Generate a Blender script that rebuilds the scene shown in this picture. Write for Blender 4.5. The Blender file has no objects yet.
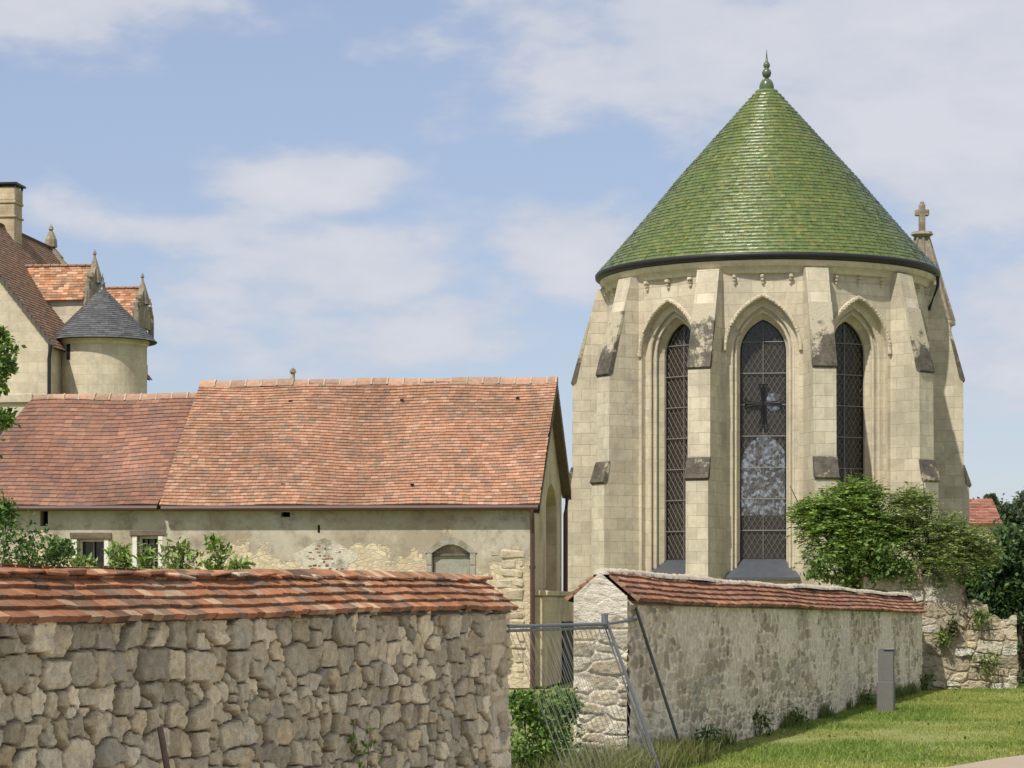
import bpy, bmesh, math, random
import numpy as np
from mathutils import Vector, Matrix
from mathutils.geometry import tessellate_polygon

random.seed(7)
rng = np.random.default_rng(7)
C = bpy.context.scene.collection
scn = bpy.context.scene
R = math.radians

# ------------------------------------------------------------------ camera
F = 2600.0; HOR = 605.0; EYE = 1.6
cam = bpy.data.cameras.new('camera'); camo = bpy.data.objects.new('camera', cam); C.objects.link(camo)
camo.location = (0, 0, EYE); camo.rotation_euler = (R(90), 0, 0)
cam.sensor_width = 36; cam.lens = 36 * F / 1024; cam.shift_y = (HOR - 384) / 1024
cam.clip_start = 0.5; cam.clip_end = 5000
scn.camera = camo

# ------------------------------------------------------------------ light
SUN_AZ = 31      # degrees to the left of straight behind the camera
SUN_EL = 52
az = R(SUN_AZ); el = R(SUN_EL)
to_sun = Vector((-math.sin(az) * math.cos(el), -math.cos(az) * math.cos(el), math.sin(el)))
sl = bpy.data.lights.new('sun', 'SUN'); sl.energy = 4.2; sl.angle = R(0.9); sl.color = (1.0, 0.94, 0.84)
so = bpy.data.objects.new('sun', sl); C.objects.link(so)
so.rotation_euler = to_sun.to_track_quat('Z', 'Y').to_euler()
scn.view_settings.view_transform = 'Standard'; scn.view_settings.look = 'None'
scn.view_settings.exposure = 0.0; scn.view_settings.gamma = 1

def build_world():
    w = bpy.data.worlds.new("World"); scn.world = w; w.use_nodes = True
    nt = w.node_tree; nt.nodes.clear(); N = nt.nodes.new; L = nt.links.new
    out = N('ShaderNodeOutputWorld'); bg = N('ShaderNodeBackground')
    sky = N('ShaderNodeTexSky'); sky.sky_type = 'NISHITA'; sky.sun_disc = False
    sky.sun_elevation = el; sky.sun_rotation = math.atan2(to_sun.x, to_sun.y)
    sky.air_density = 1.0; sky.dust_density = 0.6; sky.ozone_density = 2.0; sky.altitude = 100
    tc = N('ShaderNodeTexCoord')
    sep = N('ShaderNodeSeparateXYZ'); L(tc.outputs['Generated'], sep.inputs[0])
    def M(op, a, b=None, c=None, clamp=False):
        n = N('ShaderNodeMath'); n.operation = op; n.use_clamp = clamp
        for i, v in enumerate((a, b, c)):
            if v is None: continue
            if isinstance(v, (int, float)): n.inputs[i].default_value = v
            else: L(v, n.inputs[i])
        return n.outputs[0]
    azn = M('ARCTAN2', sep.outputs[0], sep.outputs[1]); eln = M('ARCSINE', sep.outputs[2])
    # warp the directions a little so cloud banks are ragged
    nz = N('ShaderNodeTexNoise'); nz.inputs['Scale'].default_value = 9; nz.inputs['Detail'].default_value = 5
    mp = N('ShaderNodeMapping'); mp.inputs['Scale'].default_value = (1, 1, 2.0); L(tc.outputs['Generated'], mp.inputs[0]); L(mp.outputs[0], nz.inputs['Vector'])
    sc_ = N('ShaderNodeSeparateColor'); L(nz.outputs['Color'], sc_.inputs[0])
    azw = M('ADD', azn, M('MULTIPLY', M('SUBTRACT', sc_.outputs[0], 0.5), 0.09))
    elw = M('ADD', eln, M('MULTIPLY', M('SUBTRACT', sc_.outputs[1], 0.5), 0.05))
    banks = [  # azimuth, elevation, half width, half height (radians), weight
        (-0.170, 0.224, .070, .020, 1.0), (-0.080, 0.158, .046, .013, 1.0), (-0.125, 0.140, .055, .012, .95),
        (-0.075, 0.126, .072, .017, .85), (-0.040, 0.106, .058, .017, .85), (-0.11, 0.098, .09, .020, .6),
        (0.085, 0.212, .10, .034, 1.1), (0.17, 0.194, .10, .052, 1.15), (0.030, 0.140, .040, .017, 1.0),
        (0.19, 0.110, .06, .034, .8), (0.20, 0.150, .05, .018, .5), (0.0, 0.235, .06, .012, .6)]
    tot = None
    for (a, e, ra, re, wt) in banks:
        da = M('DIVIDE', M('SUBTRACT', azw, a), ra); de = M('DIVIDE', M('SUBTRACT', elw, e), re)
        d2 = M('ADD', M('MULTIPLY', da, da), M('MULTIPLY', de, de))
        g = M('MULTIPLY', M('POWER', 2.718, M('MULTIPLY', d2, -0.75)), wt)
        tot = g if tot is None else M('MAXIMUM', tot, g)
    n2 = N('ShaderNodeTexNoise'); n2.inputs['Scale'].default_value = 22; n2.inputs['Detail'].default_value = 7; n2.inputs['Roughness'].default_value = 0.55
    mp2 = N('ShaderNodeMapping'); mp2.inputs['Scale'].default_value = (1, 1, 2.2); L(tc.outputs['Generated'], mp2.inputs[0]); L(mp2.outputs[0], n2.inputs['Vector'])
    # unseen sky above the frame: heavy cloud added to warm the shade
    n3 = N('ShaderNodeTexNoise'); n3.inputs['Scale'].default_value = 3.2; n3.inputs['Detail'].default_value = 6
    L(tc.outputs['Generated'], n3.inputs['Vector'])
    high = M('MULTIPLY', M('SUBTRACT', eln, 0.26, clamp=True), 3.0, clamp=True)
    general = M('MULTIPLY', high, M('ADD', 0.55, M('MULTIPLY', M('SUBTRACT', n3.outputs['Fac'], 0.46), 3.0), clamp=True))
    dens = M('ADD', tot, M('MULTIPLY', M('SUBTRACT', n2.outputs['Fac'], 0.5), 1.5))
    mr = N('ShaderNodeMapRange'); mr.interpolation_type = 'SMOOTHSTEP'
    mr.inputs['From Min'].default_value = 0.25; mr.inputs['From Max'].default_value = 0.80
    L(dens, mr.inputs['Value'])
    fac = M('MAXIMUM', M('MULTIPLY', mr.outputs[0], 0.88), general)
    # clear air, tinted a bit violet as on the photograph
    tint = N('ShaderNodeMix'); tint.data_type = 'RGBA'; tint.blend_type = 'MULTIPLY'; tint.inputs['Factor'].default_value = 1
    veil = N('ShaderNodeMix'); veil.data_type = 'RGBA'; veil.inputs['Factor'].default_value = 0.55
    L(sky.outputs[0], veil.inputs['A']); veil.inputs['B'].default_value = VEIL
    L(veil.outputs['Result'], tint.inputs['A']); tint.inputs['B'].default_value = SKY_TINT
    ccr = N('ShaderNodeMix'); ccr.data_type = 'RGBA'
    ccr.inputs['A'].default_value = CLOUD_LO; ccr.inputs['B'].default_value = CLOUD_HI
    L(M('MULTIPLY', M('SUBTRACT', M('ADD', M('MULTIPLY', tot, .6), M('MULTIPLY', n2.outputs['Fac'], 1.4)), 0.85), 1.7, clamp=True), ccr.inputs['Factor'])
    warm = N('ShaderNodeMix'); warm.data_type = 'RGBA'; L(M('MULTIPLY', M('SUBTRACT', eln, 0.26, clamp=True), 4.0, clamp=True), warm.inputs['Factor'])
    L(ccr.outputs['Result'], warm.inputs['A']); warm.inputs['B'].default_value = (5.2, 4.9, 4.45, 1)  # warm tone given to the added high cloud, against blue shade
    mix = N('ShaderNodeMix'); mix.data_type = 'RGBA'
    L(fac, mix.inputs['Factor']); L(tint.outputs['Result'], mix.inputs['A']); L(warm.outputs['Result'], mix.inputs['B'])
    L(mix.outputs['Result'], bg.inputs['Color']); bg.inputs['Strength'].default_value = 0.15
    L(bg.outputs[0], out.inputs[0])
SKY_TINT = (0.98, 0.92, 0.95, 1)
VEIL = (2.6, 3.2, 4.15, 1)
CLOUD_LO = (3.75, 4.0, 4.6, 1)
CLOUD_HI = (4.75, 4.78, 5.15, 1)
build_world()

# ------------------------------------------------------------------ helpers
def at(px, py, d):
    """point seen at pixel (px, py) at depth d"""
    return Vector(((px - 512) / F * d, d, EYE + (HOR - py) / F * d))

def tag(o, label=None, cat=None, group=None, kind=None):
    if label: o['label'] = label
    if cat: o['category'] = cat
    if group: o['group'] = group
    if kind: o['kind'] = kind
    return o

def thing(name, label, cat, loc=(0, 0, 0), rz=0, group=None):
    o = bpy.data.objects.new(name, None); C.objects.link(o)
    o.location = loc; o.rotation_euler = (0, 0, rz); o.empty_display_size = 0.3
    return tag(o, label, cat, group)

def auto_uv(me):
    n = len(me.loops)
    uvl = me.uv_layers.new(name='UVMap')
    co = np.empty(len(me.vertices) * 3); me.vertices.foreach_get('co', co); co = co.reshape(-1, 3)
    vi = np.empty(n, dtype=np.int32); me.loops.foreach_get('vertex_index', vi)
    nor = np.empty(len(me.polygons) * 3); me.polygons.foreach_get('normal', nor); nor = nor.reshape(-1, 3)
    lt = np.empty(len(me.polygons), dtype=np.int32); me.polygons.foreach_get('loop_total', lt)
    nl = np.repeat(nor, lt, axis=0); p = co[vi]
    tx = -nl[:, 1]; ty = nl[:, 0]; ln = np.sqrt(tx * tx + ty * ty) + 1e-9
    flat = np.abs(nl[:, 2]) > 0.85
    u = np.where(flat, p[:, 0], (p[:, 0] * tx + p[:, 1] * ty) / ln)
    v = np.where(flat, p[:, 1], p[:, 2] / np.maximum(np.sqrt(1 - np.minimum(nl[:, 2] ** 2, .99)), .2))
    uv = np.stack([u, v], 1).astype(np.float32).ravel()
    uvl.data.foreach_set('uv', uv)

class MB:
    def __init__(s): s.v = []; s.f = []; s.c = []
    def add(s, vs, fs, col=(1, 1, 1)):
        b = len(s.v); s.v += [tuple(p) for p in vs]
        for f in fs: s.f.append(tuple(i + b for i in f)); s.c.append(col)
    def box(s, x0, x1, y0, y1, z0, z1, col=(1, 1, 1), jit=0.0, M=None):
        vs = [(x, y, z) for z in (z0, z1) for y in (y0, y1) for x in (x0, x1)]
        if jit: vs = [tuple(c + random.uniform(-jit, jit) for c in p) for p in vs]
        if M is not None: vs = [M @ Vector(p) for p in vs]
        s.add(vs, [(0, 2, 3, 1), (4, 5, 7, 6), (0, 1, 5, 4), (2, 6, 7, 3), (0, 4, 6, 2), (1, 3, 7, 5)], col)
    def bevbox(s, x0, x1, y0, y1, z0, z1, b=0.02, col=(1, 1, 1), jit=0.0, M=None):
        bm = bmesh.new(); bmesh.ops.create_cube(bm, size=1)
        for v in bm.verts:
            v.co = Vector(((x0 + x1) / 2 + v.co.x * (x1 - x0), (y0 + y1) / 2 + v.co.y * (y1 - y0), (z0 + z1) / 2 + v.co.z * (z1 - z0)))
            v.co += Vector([random.uniform(-jit, jit) for _ in range(3)])
        bmesh.ops.bevel(bm, geom=bm.edges[:], offset=b, segments=1, affect='EDGES')
        if M is not None: bm.transform(M)
        bm.verts.ensure_lookup_table(); bm.verts.index_update()
        s.add([v.co[:] for v in bm.verts], [[v.index for v in f.verts] for f in bm.faces], col); bm.free()
    def tube(s, pts, r, n=8, col=(1, 1, 1), cap=True):
        pts = [Vector(p) for p in pts]; rs = r if isinstance(r, (list, tuple)) else [r] * len(pts)
        rings = []; vs = []
        for i, p in enumerate(pts):
            t = (pts[min(i + 1, len(pts) - 1)] - pts[max(i - 1, 0)]).normalized()
            a = t.cross(Vector((0, 0, 1)) if abs(t.z) < .9 else Vector((1, 0, 0))).normalized(); b = t.cross(a)
            rings.append(len(vs))
            for k in range(n):
                q = 2 * math.pi * k / n; vs.append(p + (a * math.cos(q) + b * math.sin(q)) * rs[i])
        fs = []
        for i in range(len(pts) - 1):
            for k in range(n):
                k2 = (k + 1) % n; fs.append((rings[i] + k, rings[i] + k2, rings[i + 1] + k2, rings[i + 1] + k))
        if cap: fs += [tuple(range(n))[::-1], tuple(rings[-1] + k for k in range(n))]
        s.add(vs, fs, col)
    def lathe(s, prof, c=(0, 0, 0), n=32, a0=0, a1=2 * math.pi, col=(1, 1, 1)):
        full = abs(a1 - a0 - 2 * math.pi) < 1e-6; m = n if full else n + 1
        vs = []
        for (r, z) in prof:
            for k in range(m):
                q = a0 + (a1 - a0) * k / n; vs.append((c[0] + r * math.sin(q), c[1] - r * math.cos(q), c[2] + z))
        fs = []
        for i in range(len(prof) - 1):
            for k in range(n):
                k2 = (k + 1) % m; fs.append((i * m + k, i * m + k2, (i + 1) * m + k2, (i + 1) * m + k))
        s.add(vs, fs, col)
    def prism(s, poly, axis_f, t0, t1, col=(1, 1, 1)):
        """poly of 2d points; axis_f(a, b, t) -> point"""
        n = len(poly)
        vs = [axis_f(a, b, t0) for a, b in poly] + [axis_f(a, b, t1) for a, b in poly]
        fs = [tuple(range(n))[::-1], tuple(range(n, 2 * n))] + [(i, (i + 1) % n, n + (i + 1) % n, n + i) for i in range(n)]
        s.add(vs, fs, col)
    def build(s, name, mat, parent=None, smooth=False, recalc=False):
        me = bpy.data.meshes.new(name); me.from_pydata([tuple(p) for p in s.v], [], s.f); me.update()
        if recalc:
            bm = bmesh.new(); bm.from_mesh(me); bmesh.ops.remove_doubles(bm, verts=bm.verts, dist=1e-5)
            if len(bm.faces) == len(s.f):
                bmesh.ops.recalc_face_normals(bm, faces=bm.faces); bm.to_mesh(me)
            bm.free(); me.update()
        a = me.attributes.new('tint', 'FLOAT_COLOR', 'FACE')
        if len(s.c) == len(me.polygons):
            a.data.foreach_set('color', np.array([(c[0], c[1], c[2], 1) for c in s.c], dtype=np.float32).ravel())
        auto_uv(me)
        if smooth: me.polygons.foreach_set('use_smooth', [True] * len(me.polygons))
        me.materials.append(mat)
        o = bpy.data.objects.new(name, me); C.objects.link(o)
        if parent: o.parent = parent
        return o

def np_mesh(name, verts, quads, mat, parent=None, tint=None, domain='POINT', smooth=False):
    me = bpy.data.meshes.new(name)
    verts = np.asarray(verts, dtype=np.float32); quads = np.asarray(quads, dtype=np.int32); k = quads.shape[1]
    me.vertices.add(len(verts)); me.vertices.foreach_set('co', verts.ravel())
    me.loops.add(quads.size); me.loops.foreach_set('vertex_index', quads.ravel())
    me.polygons.add(len(quads)); me.polygons.foreach_set('loop_start', np.arange(0, quads.size, k, dtype=np.int32))
    me.update(calc_edges=True); me.validate()
    if tint is not None:
        t = np.ones((len(tint), 4), dtype=np.float32); t[:, :3] = tint
        a = me.attributes.new('tint', 'FLOAT_COLOR', domain); a.data.foreach_set('color', t.ravel())
    me.polygons.foreach_set('use_smooth', [smooth] * len(me.polygons))
    me.materials.append(mat)
    o = bpy.data.objects.new(name, me); C.objects.link(o)
    if parent: o.parent = parent
    return o

# ------------------------------------------------------------------ value noise
class VNoise:
    def __init__(s, seed): s.g = np.random.default_rng(seed).random((128, 128))
    def __call__(s, x, y):
        x = np.asarray(x, float); y = np.asarray(y, float)
        xi = np.floor(x).astype(int); yi = np.floor(y).astype(int); fx = x - xi; fy = y - yi
        fx = fx * fx * (3 - 2 * fx); fy = fy * fy * (3 - 2 * fy); g = s.g
        a = g[xi % 128, yi % 128]; b = g[(xi + 1) % 128, yi % 128]; c = g[xi % 128, (yi + 1) % 128]; d = g[(xi + 1) % 128, (yi + 1) % 128]
        return (a * (1 - fx) + b * fx) * (1 - fy) + (c * (1 - fx) + d * fx) * fy
def fbm(seed, x, y, oct=4):
    t = 0; amp = .5; 
    for i in range(oct):
        t = t + amp * VNoise(seed + i)(x * 2 ** i + i * 7.3, y * 2 ** i + i * 3.1); amp *= .5
    return t / (1 - .5 ** oct)
def sstep(a, b, x):
    t = np.clip((x - a) / (b - a), 0, 1); return t * t * (3 - 2 * t)

# ------------------------------------------------------------------ materials
def mat_base(name):
    m = bpy.data.materials.new(name); m.use_nodes = True
    nt = m.node_tree; b = nt.nodes['Principled BSDF']; return m, nt, b
def lk(nt, a, b): nt.links.new(a, b)
def noise(nt, vec, scale, detail=5, rough=.55):
    n = nt.nodes.new('ShaderNodeTexNoise'); n.inputs['Scale'].default_value = scale; n.inputs['Detail'].default_value = detail; n.inputs['Roughness'].default_value = rough
    if vec is not None: lk(nt, vec, n.inputs['Vector'])
    return n
def ramp(nt, val, stops):
    r = nt.nodes.new('ShaderNodeValToRGB'); lk(nt, val, r.inputs[0])
    e = r.color_ramp.elements
    while len(e) < len(stops): e.new(0.5)
    for i, (p, c) in enumerate(stops):
        e[i].position = p; e[i].color = (c, c, c, 1) if isinstance(c, (int, float)) else (*c, 1)
    return r.outputs[0]
def mixc(nt, fac, a, b, mode='MIX'):
    m = nt.nodes.new('ShaderNodeMix'); m.data_type = 'RGBA'; m.blend_type = mode
    for sock, v in ((m.inputs['Factor'], fac), (m.inputs['A'], a), (m.inputs['B'], b)):
        if isinstance(v, (int, float)): sock.default_value = v
        elif isinstance(v, tuple): sock.default_value = (*v, 1)
        else: lk(nt, v, sock)
    return m.outputs['Result']
def mathn(nt, op, a, b=None, clamp=False):
    n = nt.nodes.new('ShaderNodeMath'); n.operation = op; n.use_clamp = clamp
    for i, v in enumerate((a, b)):
        if v is None: continue
        if isinstance(v, (int, float)): n.inputs[i].default_value = v
        else: lk(nt, v, n.inputs[i])
    return n.outputs[0]
def bump(nt, b, h, strength, dist=.02):
    n = nt.nodes.new('ShaderNodeBump'); n.inputs['Strength'].default_value = strength; n.inputs['Distance'].default_value = dist
    lk(nt, h, n.inputs['Height']); lk(nt, n.outputs[0], b.inputs['Normal'])
def coords(nt, kind='Object'):
    return nt.nodes.new('ShaderNodeTexCoord').outputs[kind]
def attr(nt):
    a = nt.nodes.new('ShaderNodeAttribute'); a.attribute_name = 'tint'; return a.outputs['Color']

def plain(name, col, rough=.6, metal=0, var=.25, scale=6, spec=.3):
    m, nt, b = mat_base(name); o = coords(nt)
    n = noise(nt, o, scale)
    lk(nt, mixc(nt, n.outputs['Fac'], tuple(c * (1 - var) for c in col), tuple(min(1, c * (1 + var)) for c in col)), b.inputs['Base Color'])
    b.inputs['Roughness'].default_value = rough; b.inputs['Metallic'].default_value = metal; b.inputs['Specular IOR Level'].default_value = spec
    bump(nt, b, n.outputs['Fac'], .15, .01)
    return m

def tinted(name, rough=.8, var=.35, scale=25, spec=.25, bumps=.4, dist=.01, lichen=None, lscale=2.0, lth=(.55, .7)):
    m, nt, b = mat_base(name); o = coords(nt); t = attr(nt)
    n = noise(nt, o, scale); n2 = noise(nt, o, scale * 5, 3)
    f = mathn(nt, 'ADD', mathn(nt, 'MULTIPLY', n.outputs['Fac'], var * 1.4), mathn(nt, 'MULTIPLY', n2.outputs['Fac'], var * .8))
    g = mathn(nt, 'ADD', f, 1 - var * 1.1)
    v = nt.nodes.new('ShaderNodeCombineColor'); 
    for i in range(3): lk(nt, g, v.inputs[i])
    c = mixc(nt, 1.0, t, v.outputs[0], 'MULTIPLY')
    if lichen:
        ln = noise(nt, o, lscale, 8, .7)
        c = mixc(nt, ramp(nt, ln.outputs['Fac'], [(lth[0], 0.0), (lth[1], .75)]), c, lichen)
    lk(nt, c, b.inputs['Base Color']); b.inputs['Roughness'].default_value = rough; b.inputs['Specular IOR Level'].default_value = spec
    bump(nt, b, n2.outputs['Fac'], bumps, dist)
    return m

def ashlar(name, c1, c2, mortar, bw=.55, bh=.29, stain=(.2, .18, .14), stain_amt=.5, stain_sc=.7, streak=.3):
    m, nt, b = mat_base(name); uv = coords(nt, 'UV'); o = coords(nt)
    wn = noise(nt, uv, 1.3, 2); 
    br = nt.nodes.new('ShaderNodeTexBrick'); lk(nt, uv, br.inputs['Vector'])
    br.inputs['Scale'].default_value = 1; br.inputs['Brick Width'].default_value = bw; br.inputs['Row Height'].default_value = bh
    br.inputs['Mortar Size'].default_value = .008; br.inputs['Mortar Smooth'].default_value = .3
    br.inputs['Color1'].default_value = (*c1, 1); br.inputs['Color2'].default_value = (*c2, 1); br.inputs['Mortar'].default_value = (*mortar, 1)
    br.offset = .5; br.squash = 1.0
    n = noise(nt, o, 7, 8, .65); n2 = noise(nt, o, 40, 4); n3 = noise(nt, o, stain_sc, 6, .6)
    gz = nt.nodes.new('ShaderNodeSeparateXYZ'); lk(nt, o, gz.inputs[0])
    c = mixc(nt, .55, br.outputs['Color'], n.outputs['Fac'], 'SOFT_LIGHT')
    n7 = noise(nt, o, 1.9, 9, .72); c = mixc(nt, ramp(nt, n7.outputs['Fac'], [(.50, 0.0), (.66, .55)]), c, (.37, .345, .29))
    n8 = noise(nt, o, 3.1, 7, .7); c = mixc(nt, ramp(nt, n8.outputs['Fac'], [(.56, 0.0), (.68, .5)]), c, (.72, .66, .53))
    c = mixc(nt, mathn(nt, 'MULTIPLY', ramp(nt, n3.outputs['Fac'], [(.48, 0.0), (.75, 1.0)]), stain_amt), c, stain)
    # rain streaks: noise stretched down the wall
    mp = nt.nodes.new('ShaderNodeMapping'); mp.inputs['Scale'].default_value = (3.5, .22, 1); lk(nt, uv, mp.inputs[0])
    s = noise(nt, mp.outputs[0], 1.0, 5, .6)
    c = mixc(nt, mathn(nt, 'MULTIPLY', ramp(nt, s.outputs['Fac'], [(.5, 0.0), (.72, 1.0)]), streak), c, tuple(x * .55 for x in c1))
    # pock marks
    p = noise(nt, o, 16, 2); c = mixc(nt, ramp(nt, p.outputs['Fac'], [(.70, 0.0), (.76, .5)]), c, tuple(x * .6 for x in c1))
    lk(nt, c, b.inputs['Base Color']); b.inputs['Roughness'].default_value = .9; b.inputs['Specular IOR Level'].default_value = .15
    h = mathn(nt, 'ADD', mathn(nt, 'MULTIPLY', br.outputs['Fac'], -.8), mathn(nt, 'ADD', mathn(nt, 'MULTIPLY', n.outputs['Fac'], .9), mathn(nt, 'MULTIPLY', n2.outputs['Fac'], .4)))
    bump(nt, b, h, .5, .015)
    return m

def rubble_plaster(name, plaster, stone1, stone2, low, lo_z, hi_z, vs=6.5):
    """facade: grey plaster above, worn off to yellow rubble below"""
    m, nt, b = mat_base(name); o = coords(nt); uv = coords(nt, 'UV')
    mp = nt.nodes.new('ShaderNodeMapping'); mp.inputs['Scale'].default_value = (1, 1.8, 1); lk(nt, uv, mp.inputs[0])
    wz = noise(nt, mp.outputs[0], 3, 3); wv = mixc(nt, .30, mp.outputs[0], wz.outputs['Color'], 'ADD')
    vo = nt.nodes.new('ShaderNodeTexVoronoi'); vo.feature = 'DISTANCE_TO_EDGE'; vo.inputs['Scale'].default_value = vs; lk(nt, wv, vo.inputs['Vector'])
    vc = nt.nodes.new('ShaderNodeTexVoronoi'); vc.inputs['Scale'].default_value = vs; lk(nt, wv, vc.inputs['Vector'])
    sp = nt.nodes.new('ShaderNodeSeparateColor'); lk(nt, vc.outputs['Color'], sp.inputs[0])
    stone = mixc(nt, sp.outputs[0], stone1, stone2)
    joint = ramp(nt, vo.outputs['Distance'], [(.0, .7), (.12, 0.0)])
    stone = mixc(nt, joint, stone, tuple(x * .75 for x in plaster))
    n1 = noise(nt, o, .8, 8, .65); n2 = noise(nt, o, 6, 6, .7); n4 = noise(nt, o, .45, 5, .6)
    z = nt.nodes.new('ShaderNodeSeparateXYZ'); lk(nt, o, z.inputs[0])
    mr = nt.nodes.new('ShaderNodeMapRange'); mr.inputs['From Min'].default_value = lo_z; mr.inputs['From Max'].default_value = hi_z; lk(nt, z.outputs[2], mr.inputs[0])
    k = mathn(nt, 'ADD', mathn(nt, 'MULTIPLY', mathn(nt, 'SUBTRACT', n1.outputs['Fac'], .5), 4.5), mr.outputs[0])
    k = mathn(nt, 'ADD', k, mathn(nt, 'MULTIPLY', mathn(nt, 'SUBTRACT', n2.outputs['Fac'], .5), 1.6))
    cover = ramp(nt, k, [(.38, 0.0), (.46, 1.0)])
    n6 = noise(nt, o, 2.2, 9, .75)
    pl = mixc(nt, ramp(nt, n4.outputs['Fac'], [(.42, 0.0), (.56, 1.0)]), plaster, low); pl = mixc(nt, ramp(nt, n6.outputs['Fac'], [(.50, 0.0), (.62, .75)]), pl, tuple(x * .62 for x in low)); pl = mixc(nt, ramp(nt, n1.outputs['Fac'], [(.56, 0.0), (.66, .6)]), pl, (.62, .57, .47))
    pl = mixc(nt, ramp(nt, n2.outputs['Fac'], [(.45, 0.0), (.7, .5)]), pl, tuple(x * .65 for x in plaster))
    c = mixc(nt, cover, stone, pl)
    lk(nt, c, b.inputs['Base Color']); b.inputs['Roughness'].default_value = .95; b.inputs['Specular IOR Level'].default_value = .1
    h = mathn(nt, 'ADD', mathn(nt, 'MULTIPLY', cover, .6), mathn(nt, 'MULTIPLY', mathn(nt, 'MULTIPLY', mathn(nt, 'SUBTRACT', 1.0, joint), mathn(nt, 'SUBTRACT', 1.0, cover)), .4))
    h = mathn(nt, 'ADD', h, mathn(nt, 'MULTIPLY', n2.outputs['Fac'], .5))
    bump(nt, b, h, .6, .03)
    return m

def leaf_mat(name, trans=.35):
    m, nt, b = mat_base(name); t = attr(nt)
    lk(nt, t, b.inputs['Base Color']); b.inputs['Roughness'].default_value = .5; b.inputs['Specular IOR Level'].default_value = .25
    tr = nt.nodes.new('ShaderNodeBsdfTranslucent'); lk(nt, mixc(nt, 1.0, t, (1.3, 1.25, .6), 'MULTIPLY'), tr.inputs['Color'])
    mx = nt.nodes.new('ShaderNodeMixShader'); mx.inputs[0].default_value = trans
    lk(nt, b.outputs[0], mx.inputs[1]); lk(nt, tr.outputs[0], mx.inputs[2]); lk(nt, mx.outputs[0], nt.nodes['Material Output'].inputs[0])
    return m

M = {}
M['ashlar'] = ashlar('limestone ashlar', (.655, .585, .445), (.49, .43, .32), (.44, .39, .30), stain=(.33, .30, .235), stain_amt=.75, streak=.5)
M['butt'] = ashlar('buttress limestone', (.66, .59, .45), (.51, .45, .335), (.46, .41, .31), bw=.46, bh=.29, stain=(.34, .31, .24), stain_amt=.65, streak=.45)
M['arch'] = ashlar('dressed limestone', (.65, .575, .435), (.55, .485, .36), (.52, .46, .34), bw=.4, bh=.31, stain=(.36, .32, .25), stain_amt=.5, streak=.3)
M['manor'] = ashlar('manor limestone', (.66, .58, .435), (.54, .465, .345), (.56, .51, .40), bw=.6, bh=.3, stain_amt=.5, stain_sc=.5)
M['pinn'] = ashlar('weathered limestone', (.34, .285, .21), (.25, .21, .155), (.22, .19, .15), stain=(.10, .09, .08), stain_amt=.8, stain_sc=2.5)
M['gable'] = ashlar('gable masonry', (.62, .51, .33), (.54, .44, .28), (.56, .47, .32), bw=.42, bh=.24, stain=(.22, .17, .11), stain_amt=.7, stain_sc=.9)
def lichen_stone():
    m, nt, b = mat_base('lichened weathering stone'); o = coords(nt)
    n = noise(nt, o, 5, 9, .75); n2 = noise(nt, o, 26, 5, .7); n3 = noise(nt, o, 1.6, 3)
    z = nt.nodes.new('ShaderNodeSeparateXYZ'); lk(nt, o, z.inputs[0])
    mr = nt.nodes.new('ShaderNodeMapRange'); mr.inputs['From Min'].default_value = 7.7; mr.inputs['From Max'].default_value = 8.9; mr.inputs['To Min'].default_value = .26; mr.inputs['To Max'].default_value = -.16; lk(nt, z.outputs[2], mr.inputs[0])
    k = mathn(nt, 'ADD', mathn(nt, 'ADD', mr.outputs[0], mathn(nt, 'MULTIPLY', n.outputs['Fac'], .75)), mathn(nt, 'MULTIPLY', n2.outputs['Fac'], .35))
    k = mathn(nt, 'ADD', k, mathn(nt, 'MULTIPLY', mathn(nt, 'SUBTRACT', n3.outputs['Fac'], .5), 1.1))
    st = mixc(nt, n2.outputs['Fac'], (.46, .41, .31), (.56, .50, .37))
    dk = mixc(nt, ramp(nt, n.outputs['Fac'], [(.40, 0.0), (.66, 1.0)]), (.045, .04, .034), (.15, .135, .11)); dk = mixc(nt, ramp(nt, n2.outputs['Fac'], [(.58, 0.0), (.68, .6)]), dk, (.30, .28, .24))
    c = mixc(nt, ramp(nt, k, [(.56, 0.0), (.68, .92)]), st, dk)
    lk(nt, c, b.inputs['Base Color']); b.inputs['Roughness'].default_value = .95; b.inputs['Specular IOR Level'].default_value = .1
    bump(nt, b, mathn(nt, 'ADD', n.outputs['Fac'], n2.outputs['Fac']), .8, .03); return m
M['lichen'] = lichen_stone()
M['glazed'] = tinted('green glazed tile', .36, .35, 12, .6, .6, .008, lichen=(.10, .11, .06), lscale=1.6, lth=(.58, .80))
M['glazed'].node_tree.nodes['Principled BSDF'].inputs['Coat Weight'].default_value = .25
M['glazed'].node_tree.nodes['Principled BSDF'].inputs['Coat Roughness'].default_value = .28
M['clay'] = tinted('plain clay tile', .85, .5, 14, .15, .3, .006, lichen=(.155, .125, .095), lscale=1.5, lth=(.50, .74))
M['oldclay'] = tinted('weathered clay coping tile', .9, .75, 16, .12, .6, .008, lichen=(.30, .26, .20), lscale=5, lth=(.56, .72))
M['slate'] = tinted('blue slate', .5, .4, 10, .4, .15, .004)
M['stonefield'] = tinted('rubble limestone', .95, .6, 22, .1, .8, .015, lichen=(.42, .40, .34), lscale=3.0, lth=(.54, .66))
M['render'] = tinted('lime rendered rubble', .95, .55, 12, .1, .7, .015, lichen=(.13, .11, .085), lscale=3.6, lth=(.60, .72))
M['facade'] = rubble_plaster('worn plaster facade', (.50, .455, .365), (.70, .59, .41), (.52, .42, .28), (.37, .31, .225), 2.15, 3.15)
M['lead'] = plain('lead', (.10, .11, .13), .45, .3, .3, 5, .4)
M['zinc'] = plain('dark zinc', (.035, .035, .04), .45, .4)
M['gutter'] = plain('brown painted gutter', (.09, .05, .04), .5)
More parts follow.
